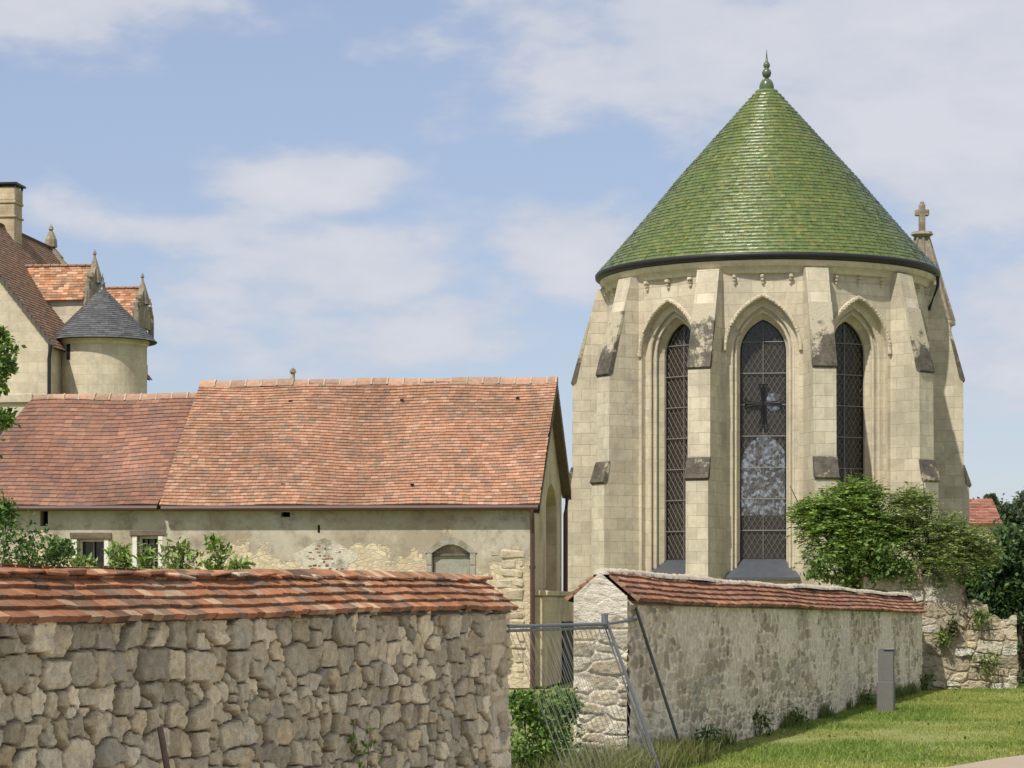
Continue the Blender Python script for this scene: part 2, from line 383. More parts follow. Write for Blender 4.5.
M['iron'] = plain('dark iron', (.025, .025, .028), .55, .5)
M['bar'] = plain('lead grey bars', (.22, .21, .19), .6, .2)
M['galv'] = plain('galvanised tube', (.19, .20, .215), .5, .5, .2, 20, .5)
M['darktube'] = plain('dull steel tube', (.13, .14, .16), .5, .6)
M['mesh'] = plain('galvanised wire', (.36, .36, .35), .45, .6)
M['wood'] = plain('grey weathered wood', (.16, .12, .09), .85, 0, .5, 14)
M['darkwood'] = plain('dark boarded door', (.055, .05, .048), .8, 0, .4, 10)
M['void'] = plain('dark interior', (.012, .012, .013), .9)
M['white'] = plain('white limewash', (.72, .69, .62), .9, 0, .2, 8)
M['mortar'] = tinted('lime mortar', .95, .5, 14, .1, .9, .02, lichen=(.36, .32, .26), lscale=4, lth=(.55, .68))
M['block'] = tinted('ruin blocks', .95, .6, 12, .1, .8, .02, lichen=(.20, .18, .12), lscale=2.6, lth=(.50, .64))
M['box'] = plain('grey cabinet', (.15, .145, .14), .7, 0, .15, 10)
M['gfin'] = plain('green glazed finial', (.09, .12, .065), .25, 0, .4, 8, .5)
M['leaf'] = leaf_mat('leaves', .25)
M['bark'] = plain('bark', (.13, .10, .075), .9, 0, .4, 10)
M['blade'] = leaf_mat('grass blades', .3)
M['brickroof'] = tinted('red tile roof', .85, .5, 6, .1)

# glass: tinted, sees into the dark nave and reflects the sky a little
def glass():
    m, nt, b = mat_base('old leaded glass'); nt.nodes.remove(b); o = coords(nt)
    tr = nt.nodes.new('ShaderNodeBsdfTransparent'); gl = nt.nodes.new('ShaderNodeBsdfGlossy'); df = nt.nodes.new('ShaderNodeBsdfDiffuse')
    n = noise(nt, o, 5, 4)
    vo = nt.nodes.new('ShaderNodeTexVoronoi'); vo.inputs['Scale'].default_value = 13; lk(nt, o, vo.inputs['Vector']); sp = nt.nodes.new('ShaderNodeSeparateColor'); lk(nt, vo.outputs['Color'], sp.inputs[0])
    k = mathn(nt, 'ADD', mathn(nt, 'MULTIPLY', sp.outputs[0], .5), n.outputs['Fac'])
    lk(nt, mixc(nt, ramp(nt, k, [(.66, 0.0), (1.08, 1.0)]), (.09, .08, .07), (.60, .63, .66)), tr.inputs['Color'])
    gl.inputs['Roughness'].default_value = .12; gl.inputs['Color'].default_value = (.55, .6, .65, 1)
    df.inputs['Color'].default_value = (.15, .12, .095, 1)
    bp = nt.nodes.new('ShaderNodeBump'); bp.inputs['Strength'].default_value = .4; n5 = noise(nt, o, 9, 2); lk(nt, n5.outputs['Fac'], bp.inputs['Height']); lk(nt, bp.outputs[0], gl.inputs['Normal'])
    m1 = nt.nodes.new('ShaderNodeMixShader'); m1.inputs[0].default_value = .07; lk(nt, tr.outputs[0], m1.inputs[1]); lk(nt, gl.outputs[0], m1.inputs[2])
    m2 = nt.nodes.new('ShaderNodeMixShader'); m2.inputs[0].default_value = .28; lk(nt, m1.outputs[0], m2.inputs[1]); lk(nt, df.outputs[0], m2.inputs[2])
    lk(nt, m2.outputs[0], nt.nodes['Material Output'].inputs[0]); return m
M['glass'] = glass()
def window_dark():
    m, nt, b = mat_base('dark window pane'); b.inputs['Base Color'].default_value = (.02, .02, .022, 1); b.inputs['Roughness'].default_value = .12
    o = coords(nt); n = noise(nt, o, 3); bump(nt, b, n.outputs['Fac'], .1, .01); return m
M['pane'] = window_dark()

# ------------------------------------------------------------------ roof tiling
def pick(pal): return pal[min(int(random.random() ** 1.0 * len(pal)), len(pal) - 1)]
def tile_plane(mb, o, a, b, n, rows, S, xr, w, t, pal, jit=.004, vary=.15, skip=0, cfun=None, sag=0.0, tilt=0.0):
    """o origin at eave, a along, b up the slope, n outward; xr(v)->(x0,x1)"""
    o, a, b, n = map(Vector, (o, a, b, n)); e = S / rows
    for i in range(rows):
        v0 = i * e; v1 = min(v0 + e * 1.25, S + .02); x0, x1 = xr(v0 / S)
        x = x0 - random.random() * w * .8
        while x < x1 - .001:
            ww = w * random.uniform(.9, 1.1); xa = max(x, x0); xb = min(x + ww - .004, x1)
            x += ww
            if xb - xa < .02: continue
            if skip and random.random() < skip: continue
            q = random.uniform(-jit, jit); q2 = random.uniform(-jit, jit); r = random.uniform(-jit, jit) * 1.5
            tl = random.uniform(-tilt, tilt)
            P = lambda xx, vv, h: o + a * xx + b * vv + n * (h + (sag(xx, vv) if sag else 0))
            vs = [P(xa, v0 + r, t + q), P(xb, v0 + r + tl, t + q2), P(xb, v1, .2 * t), P(xa, v1, .2 * t),
                  P(xa, v0 + r, q - .3 * t), P(xb, v0 + r + tl, q2 - .3 * t), P(xb, v1, -.3 * t), P(xa, v1, -.3 * t)]
            c = pick(pal); k = random.uniform(1 - vary, 1 + vary)
            if cfun: k *= cfun(xa, v0)
            mb.add(vs, [(0, 1, 2, 3), (4, 5, 1, 0), (4, 0, 3, 7), (1, 5, 6, 2)], tuple(min(1, z * k) for z in c))

def tile_cone(mb, c, prof, rows, w, t, pal, vary=.2, cham=0):
    """prof(v)->(r,z) v from 0 (eave) to 1 (tip)"""
    for i in range(rows):
        r0, z0 = prof(i / rows); r1, z1 = prof(min(1, (i + 1.2) / rows)); n = max(8, int(2 * math.pi * r0 / w)); off = random.random()
        L = math.hypot(r1 - r0, z1 - z0); nr = (z1 - z0) / L; nz = (r0 - r1) / L
        for k in range(n):
            q0 = 2 * math.pi * (k + off) / n; q1 = 2 * math.pi * (k + off + .985) / n
            h = t + random.uniform(-.2, .2) * t; h2 = t + random.uniform(-.2, .2) * t
            def P(q, r, z, hh): rr = r + nr * hh; return (c[0] + rr * math.sin(q), c[1] - rr * math.cos(q), c[2] + z + nz * hh)
            vs = [P(q0, r0, z0, h), P(q1, r0, z0, h2), P(q1, r1, z1, .1 * t), P(q0, r1, z1, .1 * t), P(q0, r0, z0, -.2 * t), P(q1, r0, z0, -.2 * t)]
            col = pick(pal); kk = random.uniform(1 - vary, 1 + vary); fc = [(0, 1, 2, 3), (4, 5, 1, 0)]
            if cham:   # rounded lower lip, coloured paler below
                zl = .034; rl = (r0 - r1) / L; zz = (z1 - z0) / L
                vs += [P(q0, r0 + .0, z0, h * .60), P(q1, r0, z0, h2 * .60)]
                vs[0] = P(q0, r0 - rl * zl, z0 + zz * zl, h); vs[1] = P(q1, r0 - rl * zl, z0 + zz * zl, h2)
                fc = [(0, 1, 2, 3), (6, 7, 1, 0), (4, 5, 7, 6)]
            cc = tuple(z * kk for z in col)
            mb.add(vs, fc[:1], cc); b0 = len(mb.v) - len(vs)
            for f in fc[1:]: mb.f.append(tuple(i_ + b0 for i_ in f)); mb.c.append((cc[0] * .8 + .08, cc[1] * .8 + .09, cc[2] * .8 + .03) if (cham and f is fc[1]) else cc)  # lip face painted paler, in place of the sky's glint along it

CLAY = [(.44,.245,.165),(.42,.23,.155),(.46,.27,.19),(.39,.215,.145),(.48,.29,.21),(.43,.245,.17),(.36,.22,.16),(.49,.31,.23),(.32,.22,.165),(.43,.235,.155)]
CLAY = [(c[0] * .86, c[1] * .85, c[2] * .82) for c in CLAY]
CLAY_DK = [(.33,.185,.135),(.36,.20,.145),(.30,.17,.13),(.37,.215,.155),(.28,.17,.135),(.33,.19,.14),(.26,.17,.14)]
CLAY_DK = [(c[0] * .86, c[1] * .80, c[2] * .78) for c in CLAY_DK]
CLAY_OLD = [(.40,.185,.105),(.44,.21,.125),(.34,.16,.095),(.29,.15,.10),(.46,.25,.165),(.27,.16,.115),(.42,.19,.11),(.50,.34,.24),(.22,.14,.105),(.38,.18,.105)]
CLAY_OLD = [(c[0] * .90, c[1] * .92, c[2] * .86) for c in CLAY_OLD]

# =================================================================== SETTING
def ground():
    xs = np.concatenate([np.linspace(-1500, -40, 12), np.linspace(-30, 30, 80), np.linspace(40, 1500, 12)])
    ys = np.concatenate([np.linspace(-60, 8, 6), np.linspace(10, 70, 90), np.linspace(80, 2600, 16)])
    X, Y = np.meshgrid(xs, ys); Z = (fbm(3, X * .4 + 50, Y * .4 + 50, 3) - .5) * .10 * (np.abs(X) < 40) * (Y < 75) 
    V = np.stack([X.ravel(), Y.ravel(), Z.ravel() - .03], 1); nx = len(xs); ny = len(ys)
    i, j = np.meshgrid(np.arange(nx - 1), np.arange(ny - 1)); a = (j * nx + i).ravel()
    Q = np.stack([a, a + 1, a + 1 + nx, a + nx], 1)
    m, nt, b = mat_base('turf'); o = coords(nt)
    n1 = noise(nt, o, .9, 6, .6); n2 = noise(nt, o, 14, 5, .7)
    c = mixc(nt, ramp(nt, n1.outputs['Fac'], [(.35, 0.0), (.65, 1.0)]), (.24, .275, .095), (.31, .33, .14))
    c = mixc(nt, ramp(nt, n2.outputs['Fac'], [(.35, 0.0), (.7, .7)]), c, (.17, .19, .07))
    lk(nt, c, b.inputs['Base Color']); b.inputs['Roughness'].default_value = .95; b.inputs['Specular IOR Level'].default_value = .1
    bump(nt, b, n2.outputs['Fac'], .8, .04)
    tag(np_mesh('ground', V, Q, m, smooth=True), kind='structure')
ground()

def path():
    mb = MB(); pts = [(4.15, 24.9), (4.47, 25.5), (4.85, 26.25), (5.32, 27.0), (6.2, 27.9), (8.0, 28.6), (11, 29.0), (20, 28.0), (20, -20), (-10, -20), (-4, 7), (-1.55, 16.5), (.05, 22.2), (1.6, 23.6), (2.8, 24.4)]
    mb.add([(x, y, .045) for x, y in pts], [tuple(range(len(pts)))[::-1]])
    m, nt, b = mat_base('pinkish gravel'); o = coords(nt); n = noise(nt, o, 60, 6, .8); n2 = noise(nt, o, 3)
    c = mixc(nt, n.outputs['Fac'], (.37, .29, .215), (.56, .47, .37)); c = mixc(nt, mathn(nt, 'MULTIPLY', n2.outputs['Fac'], .3), c, (.3, .22, .14))
    lk(nt, c, b.inputs['Base Color']); b.inputs['Roughness'].default_value = .95; bump(nt, b, n.outputs['Fac'], .8, .02)
    tag(mb.build('path', m), kind='structure')
path()

# =================================================================== CHAPEL
CX, CY = 6.66, 68.0
chapel = thing('chapel', 'round ended stone chapel with a green glazed tile cone roof and tall arched windows', 'chapel', (CX, CY, 0))
RA = 4.08           # apothem of the wall faces
STEP = R(35); A0 = R(-7.0)
butt_ang = [A0 + STEP * (k - 2.5) for k in range(6)]
win_ang = [A0 + STEP * (k - 2) for k in range(5)]
def frame(a, r=0, z=0):
    """local frame at angle a: x tangent (to the right), y inward, z up, origin on radius r"""
    return Matrix.Translation((r * math.sin(a), -r * math.cos(a), z)) @ Matrix.Rotation(a, 4, 'Z')
def arch(w, zs, zspring, zapex, n=10):
    """pointed arch outline, counter clockwise from bottom left"""
    h = zapex - zspring; hw = w / 2
    rad = (h * h + hw * hw) / (2 * hw)   # centre on the springing line
    pts = [(-hw, zs), (hw, zs)]
    th = math.atan2(h, rad - hw)
    for i in range(n + 1):
        t = th * i / n; pts.append((hw - rad + rad * math.cos(t), zspring + rad * math.sin(t)))
    for i in range(n - 1, -1, -1):
        t = th * i / n; pts.append((-(hw - rad + rad * math.cos(t)), zspring + rad * math.sin(t)))
    return pts
ZTOP = 10.0
outer = arch(1.78, 2.25, 7.86, 9.15)
mid1 = arch(1.56, 2.32, 7.86, 9.00)
mid2 = arch(1.36, 2.40, 7.86, 8.85)
inner = arch(1.14, 2.72, 7.86, 8.68)
wall = MB()
for a in win_ang:
    m4 = frame(a, RA); cw = RA * math.tan(STEP / 2)
    rect = [(-cw, 0), (cw, 0), (cw, ZTOP), (-cw, ZTOP)]
    o2 = [Vector((x, z, 0)) for x, z in rect]; h2 = [Vector((x, z, 0)) for x, z in outer]
    allp = o2 + h2
    wall.add([m4 @ Vector((p.x, 0, p.y)) for p in allp], [tuple(t) for t in tessellate_polygon([o2, h2])])
wall_o = None
# nave walls behind
NY1 = 16.0
for sx in (-1, 1):
    xx = sx * RA
    a = butt_ang[0] if sx < 0 else butt_ang[5]
    p = frame(a, RA / math.cos(STEP / 2)) @ Vector((0, 0, 0))
    wall.add([(p.x, p.y, 0), (p.x, NY1, 0), (p.x, NY1, ZTOP), (p.x, p.y, ZTOP)], [(0, 1, 2, 3) if sx > 0 else (3, 2, 1, 0)])
# west gable wall with its window and oculus
gx0, gx1 = -4.29, 4.29
farwin = [(x + 1.50, z) for x, z in arch(1.5, 4.5, 6.1, 7.1)]
ocu = [(1.80 + .27 * math.cos(2 * math.pi * k / 16), 8.16 + .30 * math.sin(2 * math.pi * k / 16)) for k in range(16)]
o2 = [Vector(p + (0,)) for p in [(gx0, 0), (gx1, 0), (gx1, ZTOP), (0, 13.4), (gx0, ZTOP)]]
hs = [Vector(p + (0,)) for p in farwin]; ho = [Vector(p + (0,)) for p in ocu]
wall.add([(p.x, NY1, p.y) for p in o2 + hs + ho], [tuple(t) for t in tessellate_polygon([o2, hs, ho])])
wall.build('wall', M['ashlar'], chapel)
# nave roof, hidden behind the cone
mb = MB()
for s in (-1, 1):
    mb.add([(0, 1.0, 13.4), (s * 4.3, 1.0, 10.0), (s * 4.3, NY1 + .2, 10.0), (0, NY1 + .2, 13.4)], [(0, 1, 2, 3)], (.2, .25, .1))
mb.build('nave_roof', M['glazed'], chapel)

# recessed orders of each window, then the window itself
ironw = []
for idx, a in enumerate(win_ang):
    m4 = frame(a, RA); surr = MB()
    seq = [(outer, 0), (outer, .16), (mid1, .165), (mid1, .28), (mid2, .30), (mid2, .36), (inner, .52), (inner, .80)]
    for (p0, d0), (p1, d1) in zip(seq[:-1], seq[1:]):
        n = len(p0)
        vs = [m4 @ Vector((x, d0, z)) for x, z in p0] + [m4 @ Vector((x, d1, z)) for x, z in p1]
        surr.add(vs, [(i, (i + 1) % n, n + (i + 1) % n, n + i) for i in range(1, n)])
    # roll mouldings standing on two of the orders
    for prof, dd, rr in ((mid1, .20, .045), (mid2, .30, .04)):
        surr.tube([m4 @ Vector((x * .985, dd, z)) for x, z in prof[1:] + prof[:1]], rr, 8)
    surr.build('window_surround', M['arch'], chapel)
    # hood mould with its small beads
    hood = MB(); hp = [(x * 1.045, z + .05 * (z - 7.8)) for x, z in outer if z >= 7.75]
    hood.tube([m4 @ Vector((x, -.03, z)) for x, z in hp], .05, 8)
    for i in range(len(hp) - 1):
        for q in (.25, .75):
            x = hp[i][0] * (1 - q) + hp[i + 1][0] * q; z = hp[i][1] * (1 - q) + hp[i + 1][1] * q
            hood.box(x - .026, x + .026, -.080, -.02, z - .026, z + .026, jit=.010, M=m4)
    hood.build('hood_mould', M['arch'], chapel)
    # window: iron frame > glass, lattice, bars, sill
    fr = MB(); fr.tube([m4 @ Vector((x * .975, .60, z)) for x, z in inner[1:] + inner[:1]], .022, 6)
    fro = fr.build('window', M['iron'], chapel)
    g = MB(); n = len(inner); g.add([m4 @ Vector((x, .64, z)) for x, z in inner], [tuple(range(n))])
    g.build('glass', M['glass'], fro)
    # diamond lattice clipped by the arch
    def hw_at(z):
        if z < 2.74 or z > 8.66: return 0
        if z <= 7.86: return .57
        best = 0
        for (x0, z0), (x1, z1) in zip(inner[1:], inner[2:]):
            if x0 >= 0 and z0 <= z <= z1 and z1 > z0: best = x0 + (x1 - x0) * (z - z0) / (z1 - z0)
        return best
    lat = MB(); sp = .23; slope = 1.64
    for sgn in (-1, 1):
        k = -int(1.2 * slope / sp / 1.6) - 2; zz = 2.74 - 1.2
        while zz < 9.5:
            pts = [(x, zz + sgn * slope * x) for x in np.linspace(-.57, .57, 25)]
            run = []
            for x, z in pts + [(9, 0)]:
                if abs(x) <= hw_at(z) + 1e-6 and 2.74 <= z <= 8.66: run.append((x, z))
                else:
                    if len(run) > 1:
                        (xa, za), (xb, zb) = run[0], run[-1]
                        lat.tube([m4 @ Vector((xa, .615, za)), m4 @ Vector((xb, .615, zb))], .0055, 4, cap=False)
                    run = []
            zz += sp
    lat.build('lattice', M['bar'], fro)
    bars = MB()
    for z in np.arange(3.45, 8.3, .78):
        h = hw_at(z)
        if h > .1: bars.tube([m4 @ Vector((-h, .59, z)), m4 @ Vector((h, .59, z))], .014, 6)
    bars.tube([m4 @ Vector((0, .595, 2.74)), m4 @ Vector((0, .595, 8.6))], .012, 6)
    bars.build('saddle_bar', M['bar'], fro)
    sill = MB()
    sill.add([m4 @ Vector(p) for p in [(-.60, .60, 2.74), (.60, .60, 2.74), (.93, -.10, 2.28), (-.93, -.10, 2.28), (-.93, -.10, 2.22), (.93, -.10, 2.22), (.93, .1, 2.2), (-.93, .1, 2.2), (.60, .6, 2.2), (-.60, .6, 2.2)]],
             [(0, 3, 2, 1), (3, 4, 5, 2), (2, 5, 6), (3, 7, 4), (1, 2, 6, 8), (0, 9, 7, 3)])
    sill.build('sill', M['lead'], fro)
    if idx == 2:
        cr = MB()   # wrought iron cross with flared arms
        zc = 6.60
        for dx, dz, L1 in ((1, 0, .44), (-1, 0, .44), (0, 1, .48), (0, -1, .55)):
            px_, pz_ = -dz, dx
            for off in (-1, 1):
                pts = []
                for t, o_ in ((0, .03), (.6, .045), (.85, .07), (1.0, .12)):
                    pts.append(m4 @ Vector((dx * L1 * t + px_ * off * o_, .55, zc + dz * L1 * t + pz_ * off * o_)))
                cr.tube(pts, .016, 6)
            cr.tube([m4 @ Vector((dx * .02, .55, zc + dz * .02)), m4 @ Vector((dx * L1 * .95, .55, zc + dz * L1 * .95))], .022, 6)
            cr.tube([m4 @ Vector((dx * L1 - .12 * abs(px_), .55, zc + dz * L1 - .12 * abs(pz_))), m4 @ Vector((dx * L1 + .12 * abs(px_), .55, zc + dz * L1 + .12 * abs(pz_)))], .015, 6)
        cr.build('cross', M['iron'], fro)
# buttresses
prof_stone = [(3.9, 0), (5.22, 0), (5.22, 4.70), (5.08, 5.12), (5.06, 7.42), (4.42, 9.86), (3.9, 9.86)]
for a in butt_ang:
    m4 = frame(a); bt = MB(); hw = .29
    P = lambda r, z, t: m4 @ Vector((t, -r, z))
    n = len(prof_stone)
    bt.prism(prof_stone, P, -hw, hw)
    bo = bt.build('buttress', M['butt'], chapel, recalc=True)
    def slab(name, r0, z0, r1, z1, t, hw2, n1):
        """weathering: a thin overhanging slope of stone, lichened from the drip edge upwards"""
        cap = MB(); d = Vector((r1 - r0, z1 - z0)).normalized(); nx_, nz_ = (d.y, -d.x) if d.y > 0 else (-d.y, d.x)
        q = []
        for i in range(n1 + 1):
            f = i / n1; q.append((r0 + (r1 - r0) * f + nx_ * t * (1 - .6 * f), z0 + (z1 - z0) * f + nz_ * t * (1 - .6 * f)))
        q = [(r0 - .03, z0 - .05)] + q + [(r1 - .04, z1), (r0 - .12, z0 + .02)]
        cap.prism(q, P, -hw2, hw2, (.36, .33, .26))
        cap.build(name, M['lichen'], bo, recalc=True)
    slab('weathering', 5.09, 7.40, 4.655, 9.0, .022, .30, 6)
    slab('weathering', 5.25, 4.68, 5.09, 5.20, .03, .305, 3)
# cornice, corbels, gutter, roof
cor = MB(); cor.lathe([(4.05, 9.74), (4.18, 9.76), (4.21, 9.82), (4.24, 9.90), (4.31, 9.93), (4.36, 10.0), (4.36, 10.06), (4.2, 10.07)], n=96)
cor.build('cornice', M['arch'], chapel, smooth=False)
gu = MB(); gu.lathe([(4.20, 10.08), (4.40, 10.07), (4.48, 10.13), (4.49, 10.21), (4.45, 10.24), (4.38, 10.24)], n=96)
gu.build('gutter', M['zinc'], chapel, smooth=True)
corb_dirs = []
for a in win_ang:
    corb_dirs += [a - R(9.5), a, a + R(9.5)]
for a in corb_dirs:
    cb = MB(); r0 = RA / max(.9, math.cos(((a - A0 + STEP / 2) % STEP) - STEP / 2)); m4 = frame(a, r0)
    s = random.uniform(.035, .06)
    for q in range(3):
        cb.bevbox(-s * (1 - .2 * q), s * (1 - .2 * q), -.13 + .035 * q, .05, 9.72 - .075 * (q + 1), 9.72 - .075 * q, .02, jit=.018, M=m4)
    cb.build('corbel', M['arch'], chapel)
def cone_prof(v):
    # slightly flared at the eave, top cut where the finial sits
    if v < .5: f = v / .5; r = 4.43 + (2.36 - 4.43) * (f + .05 * f * (1 - f)) 
    else: f = (v - .5) / .5; r = 2.36 + (.20 - 2.36) * f
    return r, 10.22 + (15.08 - 10.22) * v
rf = MB(); rf.lathe([(cone_prof(v)[0] - .03, cone_prof(v)[1] - .02) for v in np.linspace(0, 1, 12)], n=64, col=(.09, .13, .04))
GREEN = [(.105,.155,.052),(.095,.145,.05),(.115,.165,.058),(.125,.175,.065),(.09,.135,.05),(.11,.16,.05),(.10,.15,.052),(.13,.18,.07),(.085,.14,.06),(.11,.155,.05),(.19,.20,.08),(.075,.12,.055),(.15,.185,.08),(.115,.165,.055),(.105,.155,.05),(.14,.15,.06)]
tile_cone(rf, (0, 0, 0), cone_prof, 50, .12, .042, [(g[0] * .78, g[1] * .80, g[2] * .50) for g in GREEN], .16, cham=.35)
rfo = rf.build('roof', M['glazed'], chapel)
fi = MB(); fi.lathe([(.20, 15.02), (.19, 15.11), (.195, 15.15), (.17, 15.25), (.12, 15.33), (.06, 15.36), (.055, 15.39), (.10, 15.42), (.125, 15.51), (.10, 15.59), (.05, 15.62), (.075, 15.66), (.092, 15.71), (.07, 15.78), (.035, 15.81), (.02, 15.95), (.004, 16.13)], n=20)
fi.build('finial', M['gfin'], rfo, smooth=True)
# stair turret with spire and cross on the right flank
tc_ = at(922, 605, 76) - Vector((CX, CY, EYE)); tx, ty = tc_.x, tc_.y
tu = MB(); tu.lathe([(.86, 0), (.86, 9.72), (.98, 9.78), (.98, 9.86), (.90, 9.9)], (tx, ty, 0), 8)
tuo = tu.build('turret', M['ashlar'], chapel)
sp_ = MB(); sp_.lathe([(.95, 9.86), (.19, 12.35)], (tx, ty, 0), 8)
for k in range(8):
    q = 2 * math.pi * k / 8
    sp_.tube([(tx + .95 * math.sin(q), ty - .95 * math.cos(q), 9.88), (tx + .19 * math.sin(q), ty - .19 * math.cos(q), 12.37)], .04, 6)
sp_.lathe([(.2, 12.34), (.33, 12.42), (.30, 12.50), (.16, 12.52)], (tx, ty, 0), 12)
spo = sp_.build('spire', M['pinn'], tuo)
cr = MB(); cr.bevbox(tx - .09, tx + .09, ty - .08, ty + .08, 12.5, 13.32, .02); cr.bevbox(tx - .15, tx + .15, ty - .078, ty + .078, 12.98, 13.15, .02)
for dx, z in ((-.15, 13.065), (.15, 13.065), (0, 13.30)): cr.bevbox(tx + dx - .055, tx + dx + .055, ty - .085, ty + .085, z - .1, z + .1, .03)
cr.build('cross', M['pinn'], spo)
# dark pipe by the turret
dp = MB(); q = frame(R(74), 4.45); p0 = q @ Vector((0, 0, 10.05)); p1 = frame(R(76), 4.2) @ Vector((0, 0, 9.2))
dp.tube([p0, p0 + Vector((0, 0, -.25)), p1], .045, 8); dp.build('drainpipe', M['zinc'], chapel)

# =================================================================== BARN
BR = -math.atan2(.118, .993)
barn = thing('barn', 'long low stone barn with worn plaster and two pinkish clay tile roofs', 'barn', (.35, 50, 0), BR)
EZ = 3.62; RZ = 6.14; HD = 3.2; HR = 2.9; EZ2 = 4.05; YB = HD + HR
fa = MB(); XL = -11.7
def fl(px, d=0): k = (px - 512) / F; return (50 * k - .35) / (.993 + .118 * k)
def fz(px, py): return EYE + (HOR - py) / F * (50 - .118 * fl(px))
holes = []
def rect_hole(px0, px1, py0, py1):
    return [(fl(px0), fz(px0, py1)), (fl(px1), fz(px1, py1)), (fl(px1), fz(px1, py0)), (fl(px0), fz(px0, py0))]
w1 = rect_hole(77, 104, 539, 580); w2 = rect_hole(137, 158, 536, 575); h1 = rect_hole(40, 48, 511, 526); s1 = rect_hole(317.5, 320, 525, 533); v1 = rect_hole(281, 290, 512, 517)
x0, x1 = fl(432), fl(470); zb = fz(450, 590); zt = fz(450, 553)
niche = [(x0, zb), (x1, zb), (x1, zt)] + [(x1 + (x0 - x1) * t, zt + .17 * math.sin(math.pi * t)) for t in np.linspace(0, 1, 9)[1:-1]] + [(x0, zt)]
hl = [w1, w2, h1, s1, v1, niche]
o2 = [Vector(p + (0,)) for p in [(XL, 0), (0, 0), (0, EZ), (XL, EZ)]]
polys = [o2] + [[Vector((x, z, 0)) for x, z in h] for h in hl]; flat = [p for q in polys for p in q]
fa.add([(p.x, 0, p.y) for p in flat], [tuple(t) for t in tessellate_polygon(polys)])
deps = [.35, .35, .3, .3, .3, .16]
for h, d in zip(hl, deps):
    n = len(h); fa.add([(x, 0, z) for x, z in h] + [(x, d, z) for x, z in h], [(i, n + i, n + (i + 1) % n, (i + 1) % n) for i in range(n)])
n = len(niche); fa.add([(x, .16, z) for x, z in niche], [tuple(range(n))])
# rear wall, left end wall
fa.add([(XL, 0, 0), (XL, YB, 0), (XL, YB, EZ2), (XL, HD, 5.85), (XL, 0, EZ)], [(0, 4, 3, 2, 1)])
fa.add([(XL, YB, 0), (0, YB, 0), (0, YB, EZ2), (XL, YB, EZ2)], [(0, 3, 2, 1)])
fa.build('wall', M['facade'], barn)
# gable wall with a blocked tall opening
gb = MB()
gpoly = [Vector((y, z, 0)) for y, z in [(0, 0), (YB, 0), (YB, EZ2 - .02), (HD, RZ - .10), (0, EZ - .02)]]
rec = [Vector((y, z, 0)) for y, z in [(2.9, 1.9), (5.0, 1.9), (5.0, 3.7), (4.6, 4.0), (3.95, 4.12), (3.3, 4.0), (2.9, 3.7)]]
gb.add([(0, p.x, p.y) for p in gpoly + rec], [tuple(t) for t in tessellate_polygon([gpoly, rec])])
n = len(rec); gb.add([(0, p.x, p.y) for p in rec] + [(-.22, p.x, p.y) for p in rec], [(i, n + i, n + (i + 1) % n, (i + 1) % n) for i in range(n)] + [tuple(range(n, 2 * n))])
gb.bevbox(.003, .28, .35, 5.9, 0, 1.78, .03); gb.bevbox(.003, .32, .3, 5.95, 1.78, 1.88, .02)
gbo = gb.build('gable_wall', M['gable'], barn)
dr = MB()
for k in range(8): dr.box(.285, .32, 3.3 + k * .27, 3.3 + k * .27 + .262, 0, 1.25 + random.uniform(-.01, .01))
dr.build('door', M['darkwood'], gbo)
# quoins in rough pale blocks at the corner
qn = MB(); z = 0
while z < 2.62:
    h = random.uniform(.10, .24); L1 = random.uniform(.14, .55)
    qn.bevbox(-.06 - L1, -.10, -.018, .05, z, z + h - .02, .04, (.54, .46, .33) if random.random() < .7 else (.42, .35, .24), .03); 
    if random.random() < .7: qn.bevbox(-.08 - L1 - random.uniform(.15, .35), -.09 - L1, -.015, .05, z + .01, z + h - .03, .03, (.56, .49, .36), .03)
    z += h
qn.build('quoin', M['block'], barn)
# niche surround
ns = MB()
for t0, t1 in zip(np.linspace(0, 1, 8)[:-1], np.linspace(0, 1, 8)[1:]):
    f = lambda t, g: (x1 + g + (x0 - x1 - 2 * g) * t, zt + (.17 + g) * math.sin(math.pi * t) + (.0))
    a_, b_, c_, d_ = f(t0, .0), f(t1, .0), f(t1, .14), f(t0, .14)
    ns.prism([a_, b_, c_, d_], lambda p, q, t: (p, t, q), -.025, .04, (.36, .33, .27))
for xx in (x0 - .11, x1): 
    zz = zb
    while zz < zt: ns.bevbox(xx, xx + .11, -.022, .04, zz, min(zz + .23, zt), .01, (.40, .36, .29)); zz += .24
ns.build('niche_surround', M['block'], barn)
ndo = MB(); ndo.box(x0 + .02, x1 - .02, .11, .157, zb, zt - .02, (.36, .35, .29)); ndo.build('niche_panel', M['mortar'], barn)
nb = MB(); nb.box(x0 - .0, x1 + .0, .06, .13, zt - .05, zt - .01); nb.build('niche_lintel', M['wood'], barn)
